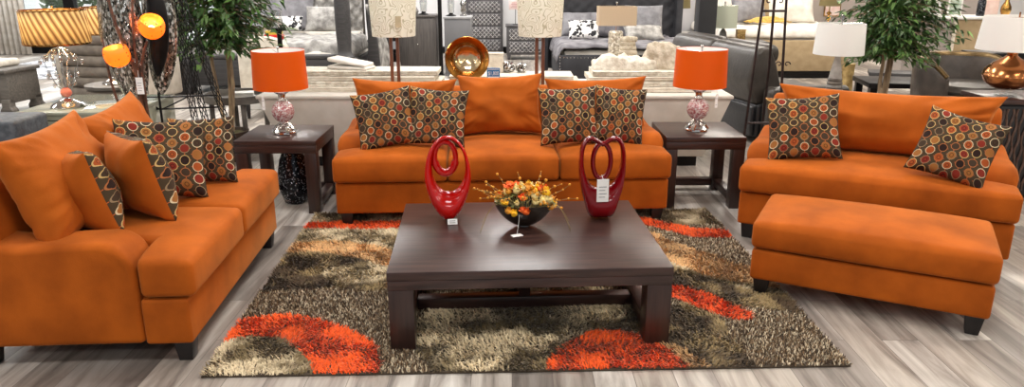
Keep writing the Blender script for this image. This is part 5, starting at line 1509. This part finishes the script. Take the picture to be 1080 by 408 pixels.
def mirrored_cabinet():
    t = thing('mirrored_cabinet', 'low pale mirrored cabinet on a black base behind the left loveseat', 'cabinet', (-3.80, 5.60, 0), 1)
    b = B(); b.bx(0, .84, 0, .85, .40, .642, .004); obj('body', b, GREENGLASS, t)
    b = B(); b.bx(-.012, .852, -.012, .862, .6425, .668, .004); obj('top', b, GREENGLASS, t)
    b = B(); b.bx(.002, .838, -.002, 0, .600, .606); obj('seam', b, BLACK, t)
    b = B(); b.bx(.03, .81, .03, .82, 0, .3995, .003); obj('base', b, BLACK, t)
mirrored_cabinet()
pleated_lamp('nearer pleated gold drum lamp with crystal branches on the mirrored cabinet', (-3.53, 5.84, .6685))
pleated_lamp('farther pleated gold drum lamp, partly hidden behind the silver mosaic floor lamp', (-3.98, 7.45, .62), 1., False)
t = thing('drum_table', 'round taupe drum table under the farther pleated lamp', 'table', (-3.98, 7.45, 0))
b = B(); b.lathe([(0, 0), (.26, 0), (.28, .03), (.28, .56), (.25, .59), (0, .59)], 32); obj('drum', b, TAUPE, t)
b = B(); b.lathe([(0, .5905), (.29, .5905), (.29, .6195), (0, .6195)], 32); obj('tabletop', b, GREYWOOD, t)

# silver mosaic floor lamp: a leaf-shaped shell with copper branches and lit amber bowls
def mosaic_lamp():
    t = thing('mosaic_floor_lamp', 'tall leaf-shaped silver mosaic floor lamp with copper vines and lit amber bowls', 'lamp', (-2.80, 5.55, 0), 0)
    b = B(); b.lathe([(0, 0), (.20, 0), (.20, .015), (.06, .05), (.03, .09), (0, .09)], 28); obj('foot', b, BRONZE, t)
    def leaf(cx, z0, z1, w, bulge, x_off, tilt):
        vs = []; fs = []; n, k = 16, 40
        for side in (0, 1):
            for j in range(k+1):
                v = j/k; hw = w*max(.02, math.sin(math.pi*v**.8))**.75; z = z0+(z1-z0)*v
                for i in range(n+1):
                    u = -1+2*i/n; x = cx+x_off*math.sin(math.pi*v)+u*hw+tilt*v
                    y = -bulge*(1-u*u)*math.sin(math.pi*v)**.6+(.014 if side else 0)
                    vs.append((x, y, z))
        for side in (0, 1):
            o = side*(k+1)*(n+1)
            for j in range(k):
                for i in range(n):
                    a = o+j*(n+1)+i; q = (a, a+1, a+n+2, a+n+1); fs.append(q if side == 0 else q[::-1])
        o = (k+1)*(n+1)
        for j in range(k):
            for i in (0, n):
                a = j*(n+1)+i; q = (a, a+n+1, o+a+n+1, o+a); fs.append(q if i == 0 else q[::-1])
        return vs, fs
    b = B(); b.add(*leaf(-.03, .70, 2.05, .165, .09, -.05, .02)); obj('mosaic_leaf', b, SILVERMOSAIC, t, angle=80)
    b = B(); b.add(*leaf(.13, .80, 2.0, .125, .05, .05, .02)); o = obj('mosaic_leaf', b, SILVERMOSAIC, t, angle=80); o.location = (0, .06, 0)
    b = B(); b.add(*leaf(.155, .95, 1.80, .075, .05, .045, .02)); o = obj('dark_core', b, BLACK, t, angle=80); o.location = (0, -.012, 0)
    V = mat('copper_vine', srgb(120, 82, 62), .5, .3, srgb(78, 54, 44), 20)
    def vine(pts, r):
        sm = []
        for i in range(len(pts)-1):
            for q in range(5):
                u = q/5; p0, p1, p2, p3 = [Vector(pts[max(0, min(len(pts)-1, i+j))]) for j in (-1, 0, 1, 2)]
                sm.append(.5*((2*p1)+(p2-p0)*u+(2*p0-5*p1+4*p2-p3)*u*u+(3*p1-p0-3*p2+p3)*u**3))
        sm.append(Vector(pts[-1])); v = B(); v.tube(sm, [r*(1.1-.5*i/len(sm)) for i in range(len(sm))], 8); return v
    for pts, r in (([(.0, 0, .085), (.03, -.02, .4), (.06, -.11, .7), (.06, -.13, 1.0), (-.02, -.15, 1.3), (-.06, -.14, 1.6), (-.03, -.1, 1.9)], .014),
                   ([(.02, 0, .085), (.06, -.02, .4), (.09, -.11, .75), (.11, -.13, 1.05), (.17, -.13, 1.22)], .013),
                   ([(.0, 0, .085), (-.02, -.02, .4), (-.14, -.06, .75), (-.20, -.03, 1.1), (-.18, -.02, 1.5), (-.1, -.02, 1.85)], .011),
                   ([(.02, 0, .085), (.05, -.02, .42), (.08, -.11, .8), (.075, -.13, 1.2), (.10, -.12, 1.5), (.12, -.08, 1.9)], .010)):
        obj('vine', vine(pts, r), V, t)
    def bowl(c, tx, tz, nm):
        pr = []
        for k in range(9): a = R(8)+R(82)*k/8; pr.append((.088*math.sin(a), -.085*math.cos(a)))
        pr += [(.086, .03), (.076, .06)]; pr = pr+[(r-.004, z+.002) for r, z in pr[::-1]]
        b = B(); b.lathe(pr, 30); o = obj(nm, b, AMBER, t, angle=80, label='lit amber glass bowl'); o.matrix_local = Matrix.Translation(c) @ Euler((R(tx), R(tz), 0)).to_matrix().to_4x4()
        g = B(); g.ball((0, 0, -.02), .026, 10); q = obj('bulb', g, BULB, o); glow_light(o, (0, 0, -.02), 5, (1, .66, .3), .03)
    bowl((-.025, -.20, 1.125), 14, -4, 'amber_bowl'); bowl((.25, -.20, 1.325), 30, 26, 'amber_bowl')
    string_tag(t, (.115, -.215, 1.02), .05, .05, .12, lines=4)
mosaic_lamp()

# black wire tower stand
def wire_tower():
    t = thing('wire_tower', 'black openwork wire tower stand with splayed lattice legs in front of the left tree', 'stand', (-2.78, 6.22, 0), 0)
    def strut(p, q, nm='leg'):
        p, q = Vector(p), Vector(q); b = B(); n = 26; r = .030
        for ph in (0, 2.094, 4.189):
            pts = []
            for k in range(n+1):
                c = p.lerp(q, k/n); a = ph+k*.9; pts.append(c+Vector((math.cos(a)*r*.9, math.sin(a)*r, 0)))
            b.tube(pts, .0042, 5)
        for ph in (0, 2.094, 4.189):
            pts = []
            for k in range(n+1):
                c = p.lerp(q, k/n); a = ph-k*.9; pts.append(c+Vector((math.cos(a)*r*.9, math.sin(a)*r, 0)))
            b.tube(pts, .0034, 5)
        zmin = min(v.z for v in b.v)
        for v in b.v: v.z = max(v.z, 0)
        obj(nm, b, BLACK, t)
    strut((.14, -.05, 0.0), (-.02, 0, 1.75)); strut((.44, .05, 0.0), (.02, .02, 1.75)); strut((.12, .22, 0.0), (.0, .06, 1.75))
    b = B(); b.tube([(-.16, -.10, .002), (-.145, -.10, 1.8)], .010, 8); obj('upright', b, BLACK, t)
    b = B()
    for z in (.60, .70): b.tube([(-.42, -.10, z), (-.15, -.10, z), (.30-.1*(z-.6), 0, z)], .007, 6)
    b.tube([(-.36, -.10, .70), (-.28, -.10, .69), (-.17, -.10, .60)], .006, 6); b.tube([(-.14, -.10, .60), (-.05, -.08, .64), (.07, -.04, .70)], .006, 6)
    obj('crossbar', b, BLACK, t)
    b = B(); b.tube([(-.42, -.10, .002), (-.42, -.10, .72)], .008, 6); obj('upright', b, BLACK, t)
wire_tower()

# round tray table
def tray_table():
    t = thing('tray_table', 'round grey metal tray table with a lower shelf beside the left tree', 'table', (-2.66, 7.15, 0))
    PEW = mat('pewter', srgb(132, 128, 122), .4, .6, srgb(100, 96, 92), 10)
    b = B(); b.lathe([(0, .50), (.30, .50), (.31, .505), (.31, .575), (.298, .575), (.298, .513), (0, .513)], 44); obj('tray', b, PEW, t)
    for k in range(4):
        a = k*1.5708+.5; l = B(); l.bx(-.022, .022, -.022, .022, 0, .4998, .003, M=TR(math.cos(a)*.25, math.sin(a)*.25, 0, math.degrees(a))); obj('leg', l, PEW, t)
    b = B(); b.lathe([(0, .14), (.225, .14), (.225, .155), (0, .155)], 36); obj('shelf', b, PEW, t)
tray_table()
b = B(); b.bx(-.11, .11, -.08, .08, 0, .03, .004); b.bx(-.10, .10, -.07, .075, .0302, .055, .004); b.bx(-.09, .10, -.07, .07, .0552, .075, .004)
tag(obj('tableware', b, mat('pale_boards', srgb(206, 204, 198), .4, 0, srgb(180, 178, 172), 6)), 'small stack of pale boxes on the round tray table', 'boxes', None, (-2.60, 7.12, .5135), 15)

# cream cabinet with its ornaments, behind the tree
t = thing('cream_chair', 'cream upholstered wing chair back behind the left tree', 'chair', (-3.22, 8.75, 0), 0)
b = B(); b.prism([(0, .30), (.58, .30), (.58, .86), (.50, .94), (.36, .97), (.2, .97), (.06, .94), (0, .86)], 0, .16, 'y', .03, 3); obj('backrest', b, CREAM, t)
b = B(); b.bx(0, .58, .165, .75, .18, .45, .05, 3); obj('seat', b, CREAM, t)
for x in (.05, .53):
    for y in (.06, .68): l = B(); l.taper((x, y, 0), (.03, .03), (.05, .05), .302 if y < .1 else .182); obj('leg', l, DARKLEG, t)
t = thing('pedestal_stand', 'white square pedestal behind the left tree, holding a dark-lidded box', 'pedestal', (-3.28, 9.55, 0))
b = B(); b.bx(-.12, .12, -.12, .12, 0, .98, .01); obj('column', b, WHITE, t); b = B(); b.bx(-.15, .15, -.15, .15, .9802, 1.02, .006); obj('top', b, WHITE, t)
t = thing('red_pot_plant', 'round plant in a red and yellow pot beside the left tree', 'plant', (-2.98, 9.45, 0))
b = B(); b.bx(-.11, .11, -.11, .11, 0, .86, .01); obj('plinth', b, CREAM, t)
b = B(); b.lathe([(0, .8605), (.08, .8605), (.12, .90), (.125, .93), (.11, .95), (0, .95)], 22); obj('red_pot', b, mat('red_bowl', srgb(206, 40, 30), .3, 0, srgb(180, 28, 22), 5), t)
b = B(); b.lathe([(0, .9502), (.105, .9502), (.108, .985), (.10, .995), (0, .996)], 22); obj('yellow_band', b, mat('mustard_bowl', srgb(214, 186, 70), .4, 0, srgb(186, 160, 56), 6), t)
b = B(); rnd = random.Random(4)
for k in range(150):
    a = rnd.uniform(0, 6.28); e = rnd.uniform(-.1, 1.5); r = .12*rnd.uniform(.7, 1); M = Matrix.Translation((math.cos(a)*math.cos(e)*r, math.sin(a)*math.cos(e)*r, 1.03+math.sin(e)*r)) @ Euler((rnd.uniform(-1, 1), rnd.uniform(-1, 1), a)).to_matrix().to_4x4()
    b.add([(-.03, 0, 0), (0, -.02, .006), (.035, 0, 0), (0, .02, .006)], [(0, 1, 2, 3)], 0, M)
for k in range(6): b.tube([(0, 0, .99), (math.cos(k)*.07, math.sin(k)*.07, 1.08)], .004, 4)
obj('foliage', b, mat('moss_leaf', srgb(70, 80, 50), .7, 0, srgb(44, 52, 30), 14), t, smooth=False)

# tall black pedestal hurricane in front of the poster bed
t = thing('pedestal_hurricane', 'tall black pedestal candle stand with clear glass chimney in front of the poster bed', 'candle holder', (-2.53, 8.2, 0))
b = B(); b.lathe([(0, 0), (.12, 0), (.12, .02), (.03, .06), (.026, .2), (.026, 1.06), (.03, 1.08), (.075, 1.085), (.078, 1.12), (.05, 1.125), (0, 1.125)], 24); obj('stem', b, BLACK, t)
b = B(); b.shell([(.048, 1.126), (.048, 1.30), (.045, 1.30), (.045, 1.128)], 24); obj('glass_chimney', b, CLEARGLASS, t)
b = B(); b.lathe([(0, 1.1255), (.03, 1.1255), (.03, 1.22), (0, 1.225)], 16); obj('candle', b, TAG, t)

# carved bench with cushion, far left
def carved_bench():
    t = thing('bed_bench', 'grey carved wood bench with cream seat pad near the storefront glazing', 'bench', (-7.75, 9.25, 0), -6)
    W, D = 1.55, .55
    b = B(); b.bx(0, W, 0, D, .13, .50, .01); b.bx(.12, W-.12, -.02, 0, .18, .45, .006); b.bx(.12, W-.12, -.022, 0, .30, .315, .003); obj('body', b, GREYWOOD, t)
    b = B(); b.bx(-.03, W+.03, -.04, D+.03, .5002, .55, .015, 3); obj('top_rail', b, GREYWOOD, t)
    for x in (.0, W-.1):
        for y in (-.015, D-.09):
            l = B(); l.prism([(x-.03, 0), (x+.13, 0), (x+.13, .05), (x+.10, .09), (x+.10, .18), (x, .18), (x, .09), (x-.03, .05)], y-.012, y+.1, 'y', .006); obj('leg', l, GREYWOOD, t)
    b = B(); b.bx(.05, W-.18, .0, D-.03, .5505, .64, .035, 3); obj('seat_pad', b, CREAM, t)
carved_bench()
# grey upholstered block and the mosaic lamp at the left edge
t = thing('slate_ottoman', 'slate blue-grey upholstered cube at the left edge behind the loveseat', 'ottoman', (-3.80, 5.33, 0), 1)
b = B(); b.bx(-.35, .28, -.20, .22, .04, .685, .03, 3); obj('body', b, SLATE, t)
b = B(); b.bx(-.354, .284, -.204, .224, .46, .470, .003); obj('piping', b, DARKLEG, t)
for x in (-.28, .21):
    for y in (-.13, .15): l = B(); l.bx(x-.03, x+.03, y-.03, y+.03, 0, .042); obj('leg', l, DARKLEG, t)
t = thing('edge_lamp', 'silver mosaic tube lamp on a slim bronze pole, standing on the slate upholstered cube', 'lamp', (-3.86, 5.36, .6855))
b = B(); b.lathe([(0, 0), (.07, 0), (.07, .012), (.02, .02), (.011, .03), (.011, .30), (.05, .31), (0, .32)], 22); obj('pole', b, BRONZE, t)
b = B(); b.lathe([(0, .3205), (.075, .3205), (.095, .35), (.075, .58), (.06, .70), (0, .72)], 24); obj('mosaic_shade', b, SILVERMOSAIC, t)
# patterned mat and taupe lounge by the glazing
b = B(); b.bx(-9.4, -5.6, 12.2, 15.2, .0, .012, .004); tag(obj('floor_mat', b, MATPRINT), 'pebble-print floor mat in front of the storefront glazing', 'mat')
def taupe_lounge():
    t = thing('lounge_chair', 'taupe channel-tufted lounge chair seen from behind, under the farther pleated lamp', 'chair', (-5.95, 9.9, 0), -12)
    b = B(); b.bx(0, 1.0, .0, .85, .06, .42, .04, 3); obj('base', b, TAUPE, t)
    b = B()
    for k in range(6): b.tube([(.03, -.03, .16+.14*k), (.5, -.05, .16+.14*k), (.97, -.03, .16+.14*k)], [.075, .078, .075], 12)
    b.bx(.02, .98, .0, .14, .1, .93, .05, 3); obj('channel_back', b, TAUPE, t)
    for x in (-.14, .99): a = B(); a.bx(x, x+.15, -.02, .85, .05, .62, .05, 3); obj('arm', a, mat('pale_taupe', srgb(190, 180, 166), .85, 0, srgb(170, 160, 146), 9), t)
    s = B(); s.bx(.02, .98, .15, .86, .425, .54, .04, 3); obj('seat_cushion', s, TAUPE, t)
taupe_lounge()

# ------------------------------------------------------------------ light
wd = bpy.data.worlds.new('world'); SC.world = wd; wd.use_nodes = True
bg = wd.node_tree.nodes['Background']; bg.inputs[0].default_value = (.90, .95, 1, 1); bg.inputs[1].default_value = .5
def area(x, y, z, size, power, col, rot=(0, 0, 0)):
    l = bpy.data.lights.new('ceiling_and_fill_light', 'AREA'); l.shape = 'RECTANGLE'; l.size = size[0]; l.size_y = size[1]; l.energy = power; l.color = col
    o = bpy.data.objects.new('ceiling_and_fill_light', l); COL.objects.link(o); o.location = (x, y, z); o.rotation_euler = rot
WARM = (1, .92, .82); NEUT = (1, .97, .94)
for i, y in enumerate((-2.4, 1.2, 4.2, 7.4, 11.2, 14.6)):  # first row, behind the camera, is added as front fill
    for x in (-8.4, -4.2, 0, 4.2, 8.4):
        area(x, y, 4.15, (1.5, .5), (70, 66, 88, 104, 118, 135)[i]*(.7 if x < -3 and y < 5 else 1), NEUT if x < 3 else WARM)
sun = bpy.data.lights.new('sun', 'SUN'); sun.energy = 10; sun.angle = R(2); sun.color = (.95, .98, 1)
so = bpy.data.objects.new('sun', sun); COL.objects.link(so); so.rotation_euler = (R(-71), 0, R(10))
SC.view_settings.view_transform = 'Standard'; SC.view_settings.look = 'None'; SC.view_settings.exposure = 0.; SC.view_settings.gamma = 1; SC.view_settings.use_curve_mapping = False
